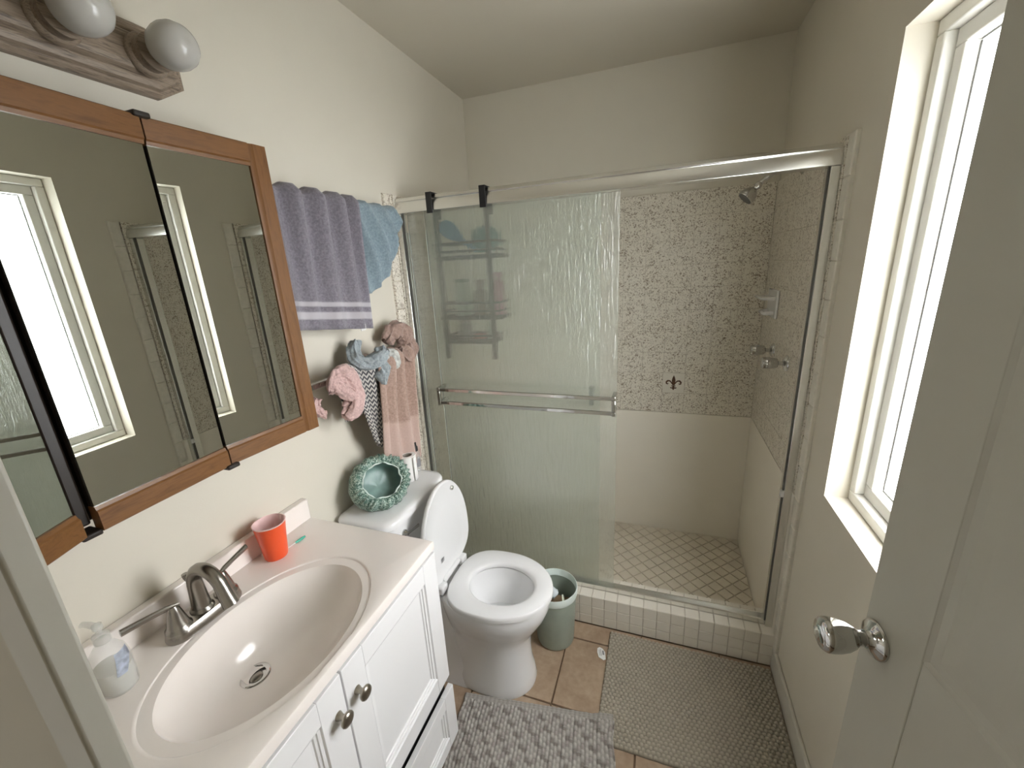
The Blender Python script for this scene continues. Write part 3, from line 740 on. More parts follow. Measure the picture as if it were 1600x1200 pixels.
pm = lathe_part('pump_collar', [(.0145, .104), (.0145, .118), (.010, .121), (.005, .122), (.005, .130), (.009, .131), (.009, .139), (0, .140)], 'clear', so, TS, 20)
obj('nozzle', MB().tube([TS(Vector((0, 0, .135))), TS(Vector((-.015, -.006, .137))), TS(Vector((-.032, -.012, .136))), TS(Vector((-.038, -.014, .131)))], [.006, .0055, .0045, .0035], 10), 'clear', pm, smooth=60)
cp = thing('drinking_cup', (.071, -.818, ZC), 'orange plastic cup standing at the back of the sink top', 'cup')
TC = frame((.071, -.818, ZC + .0005), (1, 0, 0), (0, 1, 0), (0, 0, 1))
obj('shell', MB().lathe([(.024, .001), (.0265, 0), (.028, .004), (.0325, .052), (.0330, .056), (.0375, .096), (.0378, .0972)], 40, TC, True, False), 'cupo', cp, smooth=60)
obj('lining', MB().lathe([(.0378, .0973), (.0392, .099), (.0392, .1005), (.0372, .1008), (.0362, .096), (.0318, .056), (.0265, .004), (0, .003)], 40, TC, False, True), 'cupi', cp, smooth=60)
fp = thing('interdental_brush', (.084, -.762, ZC), 'small green interdental brush lying beside the orange cup', 'brush')
a, b = Vector((.079, -.792, ZC + .003)), Vector((.0865, -.737, ZC + .004))
obj('grip', MB().tube([a.lerp(b, .45), a.lerp(b, .6), a.lerp(b, .85), b], [.0022, .0040, .0042, .0026], 10, flat=.7), 'pick', fp, smooth=60)
obj('wire', MB().tube([a, a.lerp(b, .47)], [.0009, .0014], 8), 'plasticw', fp, smooth=60)

# ------------------------------------------------------------------ mirror cabinet
MZ0, MZ1 = 1.115, 1.803
mc = thing('mirror_cabinet', (.05, -1.017, MZ0), 'oak-framed three-door mirror cabinet on the left wall', 'mirror cabinet')
box('case', 'dark', 0.001, .085, -1.375, -.66, MZ0 + .012, MZ1 - .012, mc)
def mdoor(hinge, ang, length, sgn, stile, name='mirror_door'):
    """sgn=+1: door runs from the hinge towards +Y; ang opens it away from the wall"""
    ex = Vector((math.sin(ang), sgn * math.cos(ang), 0)); ny = Vector((math.cos(ang), -sgn * math.sin(ang), 0)); T = frame(Vector((hinge[0], hinge[1], 0)), ex, ny, (0, 0, 1))
    o = obj(name, MB().box(.001, length - .001, -.014, -.0035, MZ0 + .006, MZ1 - .006, T), 'dark', mc, fixn=True)
    g = .003
    obj('mirror', MB().box(.0015, length - .0015, -.0035, 0, MZ0 + .030, MZ1 - .030, T), 'mirror', o, fixn=True)
    def rail(z0, z1, up):
        m = MB(); pr = [(-.014, z0), (.006, z0), (.008, z0 + .002), (.008, z1 - .009), (.005, z1 - .006), (.003, z1), (-.014, z1)] if up else [(-.014, z1), (.006, z1), (.008, z1 - .002), (.008, z0 + .009), (.005, z0 + .006), (.003, z0), (-.014, z0)]
        m.loft([[(x, y, z) for y, z in pr] for x in (0, length - (.0432 if stile else 0))], T=T); obj('rail', m, 'oak', o, fixn=True, smooth=20)
    rail(MZ0, MZ0 + .044, True); rail(MZ1 - .046, MZ1, False)
    if stile:
        m = MB(); pr = [(length, -.014), (length, .006), (length - .002, .008), (length - .032, .008), (length - .037, .005), (length - .043, .003), (length - .043, -.014)]
        m.loft([[(x, y, z) for x, y in pr] for z in (MZ0 + .0005, MZ1 - .0005)], T=T); obj('stile', m, 'oakv', o, fixn=True, smooth=20)
    return o
R5, R3, R25 = math.radians(4.5), math.radians(3.3), math.radians(25)
mdoor((.1005, -.892), R5, .240, 1, True)
mdoor((.1035, -.898), R3, .238, -1, False)
mdoor((.1150, -1.160), R25, .225, -1, False)
for y in (-.895, -1.149):
    for z in (MZ0 - .006, MZ1 - .004): box('hinge_plate', 'dark', .085, .118 if y > -1 else .122, y - .014, y + .014, z, z + .010, mc, bevel=.003)
box('case_stile', 'dark', .085, .104, -1.158, -1.1385, MZ0 + .012, MZ1 - .012, mc, bevel=.004)

# ------------------------------------------------------------------ light fixture
lx = thing('vanity_light', (.03, -1.03, 1.88), 'weathered vanity light bar with round opal bulbs above the mirror', 'light fixture')
def barprof(d): return d
LY0, LY1, LZ0, LZ1 = -1.33, -.730, 1.877, 2.000
rg = []
for ins, x in ((0, .001), (0, .014), (.006, .020), (.010, .020), (.014, .027), (.022, .030), (.026, .030), (.032, .040), (.040, .044)):
    c0 = .032 - ins * .35; y0, y1, z0, z1 = LY0 + ins, LY1 - ins, LZ0 + ins, LZ1 - ins
    rg.append([(x, y0 + c0, z0), (x, y1 - c0 * 1.6, z0), (x, y1, z0 + c0), (x, y1, z1 - c0), (x, y1 - c0 * 1.6, z1), (x, y0 + c0, z1), (x, y0, z1 - c0), (x, y0, z0 + c0)])
obj('back_plate', MB().loft(rg), 'weather', lx, fixn=True)
for k in range(4):
    y = -.812 - .135 * k; T = frame((.044, y, 1.936), (0, 1, 0), (0, 0, 1), (1, 0, 0))
    lathe_part('socket', [(.036, -.002), (.036, .004), (.033, .008), (.030, .010), (.029, .024), (.031, .026), (.031, .030), (.020, .031), (0, .031)], 'dark' if False else 'weather', lx, T)
    lathe_part('bulb', [(.012, .028), (.016, .036), (.026, .044), (.034, .056), (.0375, .070), (.0385, .080), (.0365, .094), (.030, .107), (.020, .115), (.010, .1185), (0, .1193)], 'bulb', lx, T, 32, 180)

# ------------------------------------------------------------------ towels
def hang_rail(name, y0, y1, z, x, r, mat, label, sq=False):
    t = thing(name, (0, (y0 + y1) / 2, z), label, 'towel bar')
    m = MB()
    if sq: m.box(x - r, x + r, y0, y1, z - r, z + r)
    else: m.tube([(x, y0, z), (x, y1, z)], r, 14)
    obj('bar', m, mat, t, smooth=50, bevel=.002 if sq else 0)
    for y in (y0 + .012, y1 - .012):
        m = MB(); m.box(.0005, x, y - .008, y + .008, z - .009, z + .009).box(.0005, .010, y - .018, y + .018, z - .022, z + .022); obj('post', m, mat, t, bevel=.003)
    return t
hang_rail('towel_bar', -.640, -.098, 1.708, .062, .007, 'black', 'black wall towel bar under the purple and blue bath towels')
hang_rail('towel_bar', -.650, -.085, 1.206, .062, .0085, 'chrome', 'square chrome towel bar carrying the small cloths', True)
def drape(name, mat, xb, zt, yf, zf, back, fold, label, cat='towel', grp=None, nu=60, nv=48, rb=.012, thick=.006, bulge=None):
    """sheet over a bar: yf(u,s) lateral position, zf(u) front hem height, back=back hem height"""
    def fn(u, v):
        Lb = zt - back; ztop = zt + rb
        if v < .22:      # back side
            s = v / .22; z = back + (zt - back) * s; x = xb - rb; y = yf(u, 0.0); f = 0
        elif v < .32:    # over the bar
            a = PI * (v - .22) / .10; x = xb - rb * math.cos(a); z = zt + rb * math.sin(a); y = yf(u, 0.0); x += fold(u, 0) * max(0, -math.cos(a)) ; z += .35 * fold(u, 0) * math.sin(a)
        else:
            s = (v - .32) / .68; z = zt + (zf(u) - zt) * s; x = xb + rb; y = yf(u, s)
            x += fold(u, s)
            if bulge: x += bulge(u, s)
        return Vector((max(x, .006), y, z))
    m = MB(); m.grid(fn, nu, nv)
    return obj(name, m, mat, smooth=180, label=label, cat=cat, group=grp, solid=thick)
# purple-grey bath towel
pt = drape('bath_towel', 't_purple', .062, 1.716, lambda u, s: -.646 + u * (.306 + .010 * s), lambda u: 1.378 - .042 * u, 1.45,
      lambda u, s: (.036 - .020 * s) * (.5 + .5 * math.sin(2 * PI * (4.0 * (u ** 1.2) + .12 * math.sin(5 * u)) - .5 * s + 2.2)) ** 1.3 + .010 * math.sin(8 * u + 1.5) * s + .003,
      'purple-grey bath towel with pale stripes on the upper towel bar', rb=.017, thick=.008)
def front_tag():
    m = MB(); m.box(.0935, .0955, -.388, -.364, 1.336, 1.356); obj('care_label', m, 'tagw', pt)
front_tag()
# blue towel
def blue_z(u):
    pts = [(0, 1.452), (.12, 1.448), (.3, 1.470), (.5, 1.500), (.7, 1.555), (.85, 1.625), (1, 1.672)]
    for (a, za), (b, zb_) in zip(pts, pts[1:]):
        if u <= b: return za + (zb_ - za) * (u - a) / (b - a)
    return pts[-1][1]
drape('bath_towel', 't_blue', .062, 1.716, lambda u, s: -.322 + u * .222 - .012 * s * (1 - u), blue_z, 1.58,
      lambda u, s: .032 * (1 - abs(math.sin(PI * (2.9 * u - 1.5 * s * (1 - u)) + .9)) ** .7) * (.5 + .5 * math.sin(PI * s)) + .022 * math.sin(PI * min(1, u * 1.05)) * math.sin(PI * s * .9) + .004,
      'light blue bath towel bunched at the right end of the upper towel bar', rb=.017, thick=.008)
# lower bar: tan towel
drape('hand_towel', 't_tan', .062, 1.214, lambda u, s: -.362 + .085 * s * 0 + u * (.215 - .025 * s * (1 - s)) + (-.030 * s + .014 * s * s), lambda u: .872 - .088 * min(1, u * 1.6) + .020 * max(0, u - .7), 1.02,
      lambda u, s: (.034 - .014 * s) * (.5 + .5 * math.sin(2 * PI * (3.1 * u - .15 * s) + .8)) ** 1.2 + .007 * math.sin(6 * u + 3 * s) + .010, 'tan hand towel hanging lowest on the chrome towel bar', rb=.019, thick=.008)
# chevron cloth
drape('chevron_cloth', 'chev', .062, 1.214, lambda u, s: -.470 + u * .125 + s * (.070 * (1 - u) - .0 * u), lambda u: .955 - .06 * u, 1.05,
      lambda u, s: .016 * math.sin(PI * (3.0 * u) + .2) * (1 - .3 * s) + .010, 'black and white chevron cloth hanging left of the tan towel', cat='cloth', rb=.017, thick=.006, nu=48)
# bunched cloths
def bunch(name, mat, parts, label, cat, seed, amp=.010, freq=26):
    m = MB()
    for path, rad, pl in parts:
        P = [Vector(p) for p in path]
        pp = []; rr = []
        n = 14 * (len(P) - 1)
        for k in range(n + 1):      # smooth the path
            t = k / 14; i = min(int(t), len(P) - 2); q = t - i
            p0, p1, p2, p3 = P[max(i - 1, 0)], P[i], P[i + 1], P[min(i + 2, len(P) - 1)]
            pp.append(.5 * ((2 * p1) + (p2 - p0) * q + (2 * p0 - 5 * p1 + 4 * p2 - p3) * q * q + (3 * p1 - p0 - 3 * p2 + p3) * q ** 3))
            r = rad[i] + (rad[i + 1] - rad[i]) * q; rr.append(r)
        ph = random.random() * 6
        m.tube(pp, rr, 72, flat=.78, mod=lambda t, th: 1 + pl * .9 * (1 - 2 * abs(math.sin(2.5 * th + ph + 2.2 * t))) + pl * .35 * math.sin(9 * th + 2 * ph - 3 * t))
    m.jitter(amp, freq, seed)
    bm = bmesh.new(); vv = [bm.verts.new(p) for p in m.v]
    for f_ in m.f: bm.faces.new([vv[i] for i in f_])
    bmesh.ops.recalc_face_normals(bm, faces=bm.faces); bm.normal_update()
    off = Vector((seed * 4.1, 2.2, seed * 1.7))
    for k, b_ in enumerate(vv):
        q = m.v[k]; st_q = Vector((q.x * 1.0, q.y * 1.0, q.z * .6))
        d_ = -.013 * max(0, .5 - abs(noise.noise(st_q * 24 + off)) * 2.6) - .006 * max(0, .4 - abs(noise.noise(st_q * 55 + off)) * 2) + .0012 * noise.noise(q * 220)
        m.v[k] = q + b_.normal * d_
    bm.free()
    for k, p in enumerate(m.v):
        if p.x < .004: p.x = .004 + (p.x - .004) * .05
    return obj(name, m, mat, smooth=180, label=label, cat=cat, fixn=True)
bunch('pink_washcloth', 't_pink', [([(.098, -0.560, 1.180), (.100, -0.543, 1.212), (.100, -0.510, 1.224), (.102, -0.480, 1.200), (.108, -0.478, 1.150), (.108, -0.500, 1.105), (.104, -0.528, 1.090)], [.012, .022, .030, .032, .034, .034, .018], .10),
                                     ([(.092, -0.563, 1.195), (.104, -0.540, 1.190), (.116, -0.515, 1.165), (.112, -0.498, 1.140)], [.016, .024, .024, .016], .08),
                                     ([(.060, -0.576, 1.170), (.060, -0.588, 1.148), (.062, -0.576, 1.120), (.064, -0.558, 1.112)], [.014, .020, .019, .012], .1)],
      'pink terry washcloth looped over the chrome towel bar', 'washcloth', 1, .007)
bunch('grey_washcloth', 't_grey', [([(.050, -.372, 1.300), (.062, -.395, 1.272), (.080, -.415, 1.240), (.100, -.390, 1.225), (.106, -.345, 1.236), (.098, -.305, 1.252), (.085, -.285, 1.240)], [.022, .030, .030, .030, .033, .030, .018], .10),
                                     ([(.100, -.340, 1.232), (.118, -.342, 1.205), (.120, -.352, 1.170), (.114, -.356, 1.155)], [.020, .028, .030, .016], .06)],
      'grey-blue washcloth bunched on top of the chevron cloth', 'washcloth', 2, .009)
bunch('pale_washcloth', 't_pale', [([(.110, -.300, 1.250), (.118, -.278, 1.232), (.120, -.262, 1.205), (.114, -.262, 1.185)], [.018, .024, .024, .012], .12)],
      'small pale cloth tucked between the grey and brown cloths', 'washcloth', 5, .006)
bunch('brown_washcloth', 't_knob', [([(.060, -.215, 1.262), (.062, -.180, 1.302), (.066, -.140, 1.300), (.074, -.115, 1.262), (.084, -.130, 1.215), (.090, -.165, 1.205), (.090, -.190, 1.230)], [.026, .034, .036, .038, .038, .034, .022], .10)],
      'dusty brown cloth knotted at the right end of the chrome bar', 'washcloth', 4, .010)

# ------------------------------------------------------------------ toilet
TYC = -.343
to = thing('toilet', (.35, TYC, 0), 'white two-piece toilet with its seat lid raised', 'toilet')
def egg(cx, cy, xf, xb, ry, z, n=48, pw=2.0, pb=2.6):
    out = []
    for k in range(n):
        a = 2 * PI * k / n; c0, s0 = math.cos(a), math.sin(a); p = pw if c0 > 0 else pb
        x = (xf if c0 > 0 else xb) * math.copysign(abs(c0) ** (2 / p), c0); y = ry * math.copysign(abs(s0) ** (2 / p), s0)
        out.append((cx + x, cy + y, z))
    return out
bw = MB(); EC = .490
outer = [(.398, .192, .20, .158), (.385, .194, .205, .160), (.355, .190, .205, .156), (.32, .178, .205, .144), (.28, .155, .205, .126), (.245, .132, .205, .110), (.215, .118, .21, .102), (.16, .112, .22, .100), (.09, .114, .225, .102), (.045, .124, .23, .108), (.012, .130, .235, .112), (0, .128, .235, .110)]
inner = [(.398, .124, .120, .098), (.37, .120, .116, .096), (.345, .108, .110, .088), (.30, .085, .095, .070), (.26, .062, .075, .052)]
rg = [egg(EC - .005, TYC, a, b, c0, z, pb=2.4) for z, a, b, c0 in outer][::-1] + [egg(EC + .008, TYC, a, b, c0, z, pb=2.0) for z, a, b, c0 in inner]
bw.loft(rg, True, True); obj('bowl', bw, 'china', to, smooth=50, fixn=True)
obj('water', MB().lathe([(.068, 0), (.068, .001), (0, .0011)], 32, frame((EC - .004, TYC, .272), (1.05, 0, 0), (0, .86, 0), (0, 0, 1))), 'water', to, smooth=60)
se = MB(); n = 72
pr = [(1.0, .403), (1.0, .412), (.985, .4195), (.93, .4225), (.20, .4205), (.06, .4175), (0.0, .411), (0.0, .403)]
def seat_pt(k, t, z):
    o = egg(EC - .002, TYC, .200, .170, .163, z, n, 2.0, 2.9)[k]; i = egg(EC + .010, TYC, .120, .118, .097, z, n, 2.0, 2.0)[k]
    return tuple(i[q] + (o[q] - i[q]) * t for q in range(3))
rg = [[seat_pt(k, t, z) for k in range(n)] for t, z in pr]
se.loft(rg, closed=True); st_ = obj('seat', se, 'plasticw', to, smooth=50, fixn=True)
lid = MB()
def lid_out(k, n, s, x):
    a = 2 * PI * k / n; c0, s0 = math.cos(a), math.sin(a)
    zz = (.235 if s0 > 0 else .120) * math.copysign(abs(s0) ** (2 / (2.0 if s0 > 0 else 3.2)), s0); yy = .163 * math.copysign(abs(c0) ** (2 / (2.05 if s0 > 0 else 3.0)), c0)
    z = .545 + zz * s; y = TYC + .012 + yy * s
    lean = -(z - .42) * .03
    return (.296 + lean + x, y, z)
rg = [[lid_out(k, 64, s, x) for k in range(64)] for s, x in ((.90, -.016), (.975, -.014), (1.0, -.008), (1.0, .001), (.985, .004), (.955, .003), (.93, .0005), (.6, .000))]
lid.loft(rg, True, True); lo = obj('lid', lid, 'plasticw', to, smooth=50, fixn=True)
for k in (11, 29):
    p = Vector(lid_out(k, 64, .88, 0)); lathe_part('bumper', [(.009, 0), (.009, .006), (.007, .009), (0, .010)], 'alu', lo, frame(p, (0, 1, 0), (0, 0, 1), (1, 0, 0)), 16)
mk = MB()
for k in range(3): mk.box(.2963, .2968, TYC - .052, TYC - .032, .497 + .006 * k, .500 + .006 * k)
obj('maker_mark', mk, 'ink', lo)
for s in (-1, 1): box('hinge_post', 'plasticw', .276, .318, TYC + s * .080 - .020, TYC + s * .080 + .020, .400, .432, to, bevel=.006)
obj('hinge_bar', MB().tube([(.297, TYC - .060, .424), (.297, TYC + .060, .424)], .011, 14), 'plasticw', to, smooth=50)
KY0, KY1 = -.548, -.186
def rrect(x0, x1, y0, y1, r, z, n=6):
    out = []
    for cx, cy, a0 in ((x1 - r, y1 - r, 0), (x0 + r * .5, y1 - r * .5, PI / 2), (x0 + r * .5, y0 + r * .5, PI), (x1 - r, y0 + r, 3 * PI / 2)):
        rr = r if cx > (x0 + x1) / 2 else r * .5
        for k in range(n + 1): a = a0 + PI / 2 * k / n; out.append((cx + rr * math.cos(a), cy + rr * math.sin(a), z))
    return out
obj('tank', MB().loft([rrect(.035, .195, KY0 + .030, KY1 - .030, .045, .385), rrect(.022, .203, KY0 + .020, KY1 - .020, .05, .43), rrect(.018, .212, KY0 + .010, KY1 - .010, .05, .708)]), 'china', to, smooth=50, fixn=True)
obj('tank_lid', MB().loft([rrect(.014, .222, KY0 - .006, KY1 + .006, .055, .709), rrect(.010, .228, KY0 - .012, KY1 + .012, .06, .714), rrect(.010, .228, KY0 - .012, KY1 + .012, .06, .730), rrect(.014, .223, KY0 - .006, KY1 + .006, .055, .738), rrect(.030, .205, KY0 + .012, KY1 - .012, .05, .741)]), 'china', to, smooth=50, fixn=True)
obj('foot_back', MB().loft([rrect(.10, .42, TYC - .105, TYC + .105, .05, .0005), rrect(.10, .42, TYC - .095, TYC + .095, .05, .05), rrect(.06, .36, TYC - .085, TYC + .085, .04, .20), rrect(.05, .34, TYC - .10, TYC + .10, .04, .33), rrect(.04, .33, TYC - .115, TYC + .115, .04, .386)]), 'china', to, smooth=50, fixn=True)
lv = lathe_part('flush_lever', [(.012, 0), (.012, .006), (.008, .010), (.006, .018), (0, .018)], 'chrome', to, frame((.211, -.470, .662), (0, 1, 0), (0, 0, 1), (1, 0, 0)), 20)
obj('lever_arm', MB().tube([(.226, -.470, .662), (.229, -.450, .660), (.230, -.410, .655)], [.006, .005, .007], 12, flat=.6), 'chrome', lv, smooth=50)

# ------------------------------------------------------------------ on the tank
cap = thing('hair_bonnet', (.115, -.405, .742), 'green leaf-print shower cap leaning on the toilet tank', 'shower cap')
cn = Vector((.70, -.34, .62)).normalized(); cu_ = Vector((.34, .92, .12)); cu_ = (cu_ - cn * cu_.dot(cn)).normalized(); cv = cn.cross(cu_)
TCp = frame((.105, -.425, .812), cu_ * .90, cv * .90, cn * .95)
capprof = [(.071, .030), (.074, .036), (.081, .043), (.091, .045), (.102, .039), (.110, .026), (.114, .006), (.110, -.014), (.096, -.030), (.070, -.040), (.035, -.044), (.0, -.045)]
def capring(r, h, i, n=160):
    out = []
    for k in range(n):
        a = 2 * PI * k / n; pl = math.sin(PI * min(1, i / 8))
        q = noise.noise(Vector((math.cos(a) * 5, math.sin(a) * 5, i * .12))) 
        wv = math.sin(27 * a + 2.2 * q * 3) * pl
        rr = r * (1 + .045 * wv * .5 + .06 * q * pl); hh = h + .0055 * wv + .006 * q * pl
        ex = 1.06 if True else 1
        out.append((rr * ex * math.cos(a), rr * .93 * math.sin(a), hh))
    return out
m = MB().loft([capring(r, h, i) for i, (r, h) in enumerate(capprof)], False, False, False, TCp)
for k, p in enumerate(m.v): p.z = max(p.z, .7425); p.x = max(p.x, .004)
obj('ruffle', m, 'leaf', cap, smooth=180, fixn=True)
m = MB().loft([[(p[0], p[1], p[2]) for p in capring(r, h, 0)] for r, h in ((.0705, .029), (.074, .018), (.080, .004), (.082, -.010), (.072, -.024), (.045, -.032), (.002, -.034))], False, True, False, TCp)
m.jitter(.005, 30, 2)
for k, p in enumerate(m.v): p.z = max(p.z, .7440); p.x = max(p.x, .006)
obj('lining', m, 'capin', cap, smooth=180)
el = []
for k in range(96):
    a = 2 * PI * k / 96; r = .0715 * (1 + .035 * math.sin(7 * a) + .02 * math.sin(13 * a + 1)); el.append(TCp(Vector((r * 1.06 * math.cos(a), r * .93 * math.sin(a), .0315 + .002 * math.sin(9 * a)))))
obj('elastic_band', MB().tube(el, .0028, 8, True), 'elastic', cap, smooth=180)
tp = thing('toilet_paper_roll', (.112, -.262, .7415), 'white toilet paper roll standing on the toilet tank', 'toilet roll')
TT_ = frame((.112, -.262, .7415), (1, 0, 0), (0, 1, 0), (0, 0, 1))
obj('paper', MB().lathe([(.0175, 0), (.031, 0), (.032, .002), (.032, .098), (.031, .100), (.019, .100), (.0185, .097), (.0175, .0)], 40, TT_, False, False), 'paper', tp, smooth=40)
obj('core', MB().lathe([(.0183, .0), (.0183, .0985), (.0172, .0985), (.0172, 0.0)], 32, TT_, False, False), 'card', tp, smooth=40)
obj('loose_sheet', MB().grid(lambda u, v: TT_(Vector(((.0325 + .006 * u * u) * math.cos(.35 - .75 * u), (.0325 + .006 * u * u) * math.sin(.35 - .75 * u), .002 + .095 * v))), 10, 4), 'paper', tp, smooth=180, solid=.0006)
sb = thing('spray_bottle', (.100, -.191, .7415), 'clear spray bottle with a black cap behind the toilet roll', 'spray bottle')
TSb = frame((.100, -.191, .7415), (1, 0, 0), (0, 1, 0), (0, 0, 1))
lathe_part('bottle', [(.015, 0), (.017, .003), (.017, .072), (.015, .080), (.009, .084), (.009, .088), (0, .088)], 'clear', sb, TSb, 24)
lathe_part('band', [(.0173, .018), (.0173, .052), (.0171, .0521)], 'ink', sb, TSb, 24)
lathe_part('black_cap', [(.0125, .084), (.0125, .100), (.0105, .103), (.0085, .106), (.0085, .118), (0, .119)], 'black', sb, TSb, 20)

# ------------------------------------------------------------------ waste bin
bn = thing('waste_bin', (.640, -.130, 0), 'round green waste bin between the toilet and the shower curb', 'waste bin')
TB = frame((.640, -.132, .0005), (1, 0, 0), (0, 1, 0), (0, 0, 1))
obj('shell', MB().lathe([(.0, .0), (.070, .0), (.0745, .004), (.0765, .012), (.088, .232), (.0865, .232), (.0745, .012), (.0, .006)], 56, TB, False, False), 'bin', bn, smooth=40)
obj('rim', MB().lathe([(.0868, .228), (.0905, .228), (.0925, .234), (.0935, .258), (.0925, .263), (.0905, .263), (.0895, .258), (.0868, .234)], 56, TB, False, False), 'binr', bn, smooth=60)
cbx = obj('carton_flap', MB().box(-.024, .024, -.003, .003, 0, .085, frame((.662, -.138, .158), (.95, .30, 0), (-.25, .75, .60), (.05, -.55, .83))).box(.018, .024, -.003, .030, 0, .080, frame((.662, -.138, .158), (.95, .30, 0), (-.25, .75, .60), (.05, -.55, .83))), 'carton',
          label='pale folded carton thrown into the waste bin', cat='carton', fixn=True)
ts = MB().lathe([(.001, -.022), (.014, -.018), (.024, -.004), (.024, .008), (.014, .020), (.001, .024)], 20, frame((.622, -.118, .205), (1, 0, 0), (0, 1, 0), (0, 0, 1))); ts.jitter(.010, 50, 3); ts.jitter(.004, 140, 5)
obj('crumpled_tissue', ts, 'tissue', smooth=180, label='crumpled white tissue inside the waste bin', cat='tissue', fixn=True)
bp = MB().lathe([(.001, -.03), (.03, -.028), (.05, -.01), (.05, .01), (.03, .026), (.001, .03)], 24, frame((.645, -.122, .150), (1.0, 0, 0), (0, 1.0, 0), (0, 0, 1))); bp.jitter(.012, 40, 6)
obj('brown_wrapper', bp, 'brown', smooth=60, label='crumpled brown paper under the carton in the bin', cat='wrapper', fixn=True)

# ------------------------------------------------------------------ rugs
def rug(name, corner, ex, ey, w_, h_, du, fn, label, cat='bath mat'):
    ex, ey = Vector(ex).normalized(), Vector(ey).normalized(); nu, nv = int(w_ / du), int(h_ / du)
    vs = []; cols = []
    for j in range(nv + 1):
        for i in range(nu + 1):
            a, b = i / nu * w_, j / nv * h_; z, c0, da, db = fn(a, b)
            p = Vector(corner) + ex * (a + da) + ey * (b + db); vs.append((p.x, p.y, p.z + z)); cols.append(c0)
    fs = [(j * (nu + 1) + i, j * (nu + 1) + i + 1, (j + 1) * (nu + 1) + i + 1, (j + 1) * (nu + 1) + i) for j in range(nv) for i in range(nu)]
    # skirt to the floor
    border = [i for i in range(nu + 1)] + [j * (nu + 1) + nu for j in range(1, nv + 1)] + [nv * (nu + 1) + i for i in range(nu - 1, -1, -1)] + [j * (nu + 1) for j in range(nv - 1, 0, -1)]
    o = len(vs)
    for k in border: vs.append((vs[k][0], vs[k][1], corner[2] + .0002)); cols.append(tuple(.6 * q for q in cols[k]))
    nb = len(border); fs += [(border[k], o + k, o + (k + 1) % nb, border[(k + 1) % nb]) for k in range(nb)]
    mb = MB().add(vs, fs); ob = obj(name, mb, 'rug', smooth=180, label=label, cat=cat, fixn=True)
    ca = ob.data.color_attributes.new('yarn', 'FLOAT_COLOR', 'POINT')
    for k, c0 in enumerate(cols): ca.data[k].color = (*c0, 1)
    return ob
def bobble(a, b):
    pa, pb = .0150, .0125; row = int(b / pb); q = a / pa + .5 * (row % 2)
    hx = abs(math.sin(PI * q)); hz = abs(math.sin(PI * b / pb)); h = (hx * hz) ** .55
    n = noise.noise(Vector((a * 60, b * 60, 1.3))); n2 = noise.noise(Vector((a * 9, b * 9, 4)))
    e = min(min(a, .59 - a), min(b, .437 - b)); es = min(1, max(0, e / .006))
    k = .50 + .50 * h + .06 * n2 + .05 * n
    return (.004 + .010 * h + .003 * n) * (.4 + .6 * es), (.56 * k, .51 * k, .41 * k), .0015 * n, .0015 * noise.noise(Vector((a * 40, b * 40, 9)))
rug('bath_mat', (.857, -.487, .0004), (1, 0, 0), (0, 1, 0), .590, .437, .0028, bobble, 'beige bobbled bath mat along the shower curb')
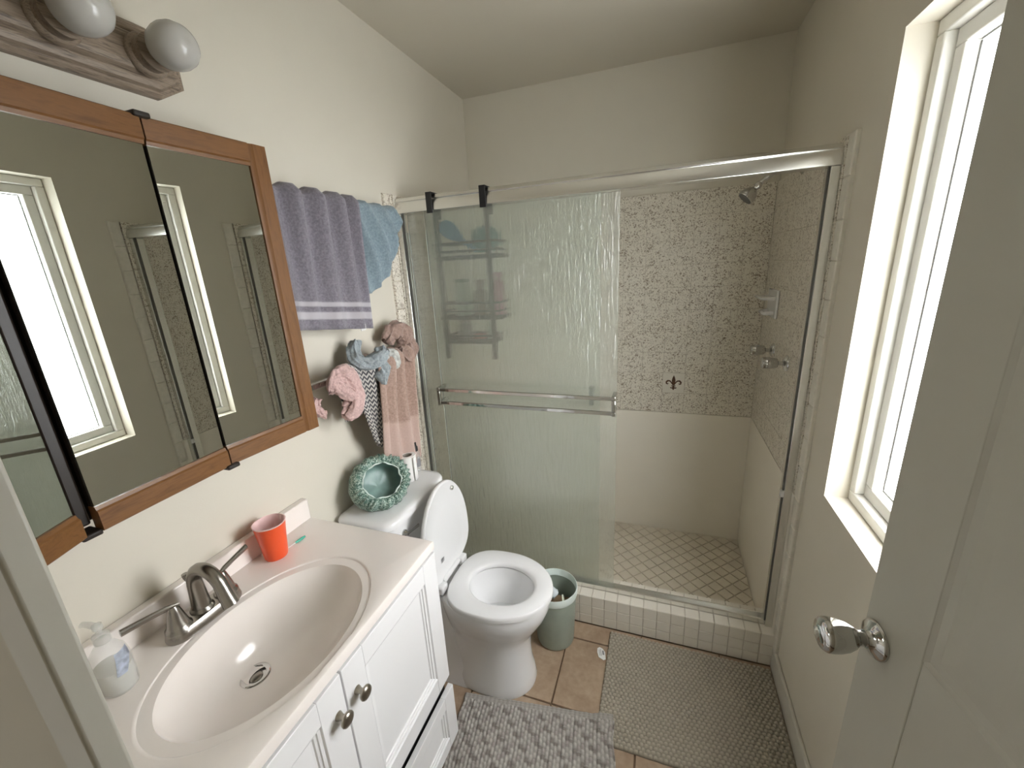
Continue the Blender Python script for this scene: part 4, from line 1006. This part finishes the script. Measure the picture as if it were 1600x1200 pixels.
def woven(a, b):
    # a across (columns of yarn), b along the length from the far hem
    n = noise.noise(Vector((a * 70, b * 70, 2.2))); pw = .0125
    col = int(a / pw); q = abs(math.sin(PI * a / pw)); st = .017
    edge = b < .022
    if edge:
        qa = abs(math.sin(PI * a / .016)); qb = abs(math.sin(PI * b / .0075)); h = .35 * qa + .45 * qb; k = .5 + .5 * h
        return .004 + .004 * h, (.55 * k, .52 * k, .475 * k), 0, .002 * n
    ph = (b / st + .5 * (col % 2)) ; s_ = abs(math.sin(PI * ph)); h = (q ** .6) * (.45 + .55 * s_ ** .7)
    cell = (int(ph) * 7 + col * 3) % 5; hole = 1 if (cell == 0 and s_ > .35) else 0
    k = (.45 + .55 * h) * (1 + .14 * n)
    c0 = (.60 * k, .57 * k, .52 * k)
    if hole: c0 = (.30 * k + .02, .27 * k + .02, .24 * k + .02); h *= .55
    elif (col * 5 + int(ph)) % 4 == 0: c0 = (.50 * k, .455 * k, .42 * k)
    return .004 + .009 * h + .001 * n, c0, .003 * math.sin(b * 55) * (1 if a < .02 or a > .50 else .3), 0
e1 = Vector((.524, .072, 0)).normalized(); e2 = Vector((.072, -.524, 0)).normalized()
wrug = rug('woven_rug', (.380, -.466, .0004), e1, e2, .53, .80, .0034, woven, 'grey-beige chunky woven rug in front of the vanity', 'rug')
for v in wrug.data.vertices:          # lies over the neighbouring bath mat's corner
    p = wrug.matrix_basis @ v.co if False else v.co + wrug.location
    f1 = min(1, max(0, (p.x - .835) / .03)) * min(1, max(0, (p.y + .520) / .03))
    v.co.z += .011 * f1
tg = thing('paper_tag', (.834, -.155, .0005), 'small white paper tag on the floor beside the bath mat', 'paper tag')
Tt = frame((.834, -.158, .0006), Vector((.9, .25, 0)), Vector((-.25, .9, 0)), (0, 0, 1))
pts = [(-.014, -.020), (.004, -.034), (.014, -.030), (.016, .004), (.008, .020), (-.004, .028), (-.014, .022), (-.017, .004)]
obj('sheet', MB().loft([[(a, b, 0) for a, b in pts], [(a, b, .0012) for a, b in pts]], T=Tt), 'tagw', tg, fixn=True)
ink = MB(); ink.box(.004, .011, -.010, .010, .0013, .0016, Tt).box(-.009, -.007, -.014, .014, .0013, .0016, Tt).box(-.003, -.001, -.014, .018, .0013, .0016, Tt)
obj('print', ink, 'ink', tg)

# small hook on the wall below the towel hem
hk = thing('wall_hook', (.0, -.262, 1.338), 'tiny black and chrome wall hook at the hem of the purple towel', 'hook')
lathe_part('hook_base', [(.008, 0), (.008, .003), (.005, .005), (0, .005)], 'chrome', hk, frame((.0003, -.262, 1.338), (0, 1, 0), (0, 0, 1), (1, 0, 0)), 16)
obj('hook_arm', MB().tube([(.004, -.262, 1.338), (.020, -.262, 1.334), (.030, -.262, 1.336), (.034, -.262, 1.346)], [.0035, .0035, .0035, .0045], 10), 'black', hk, smooth=60)
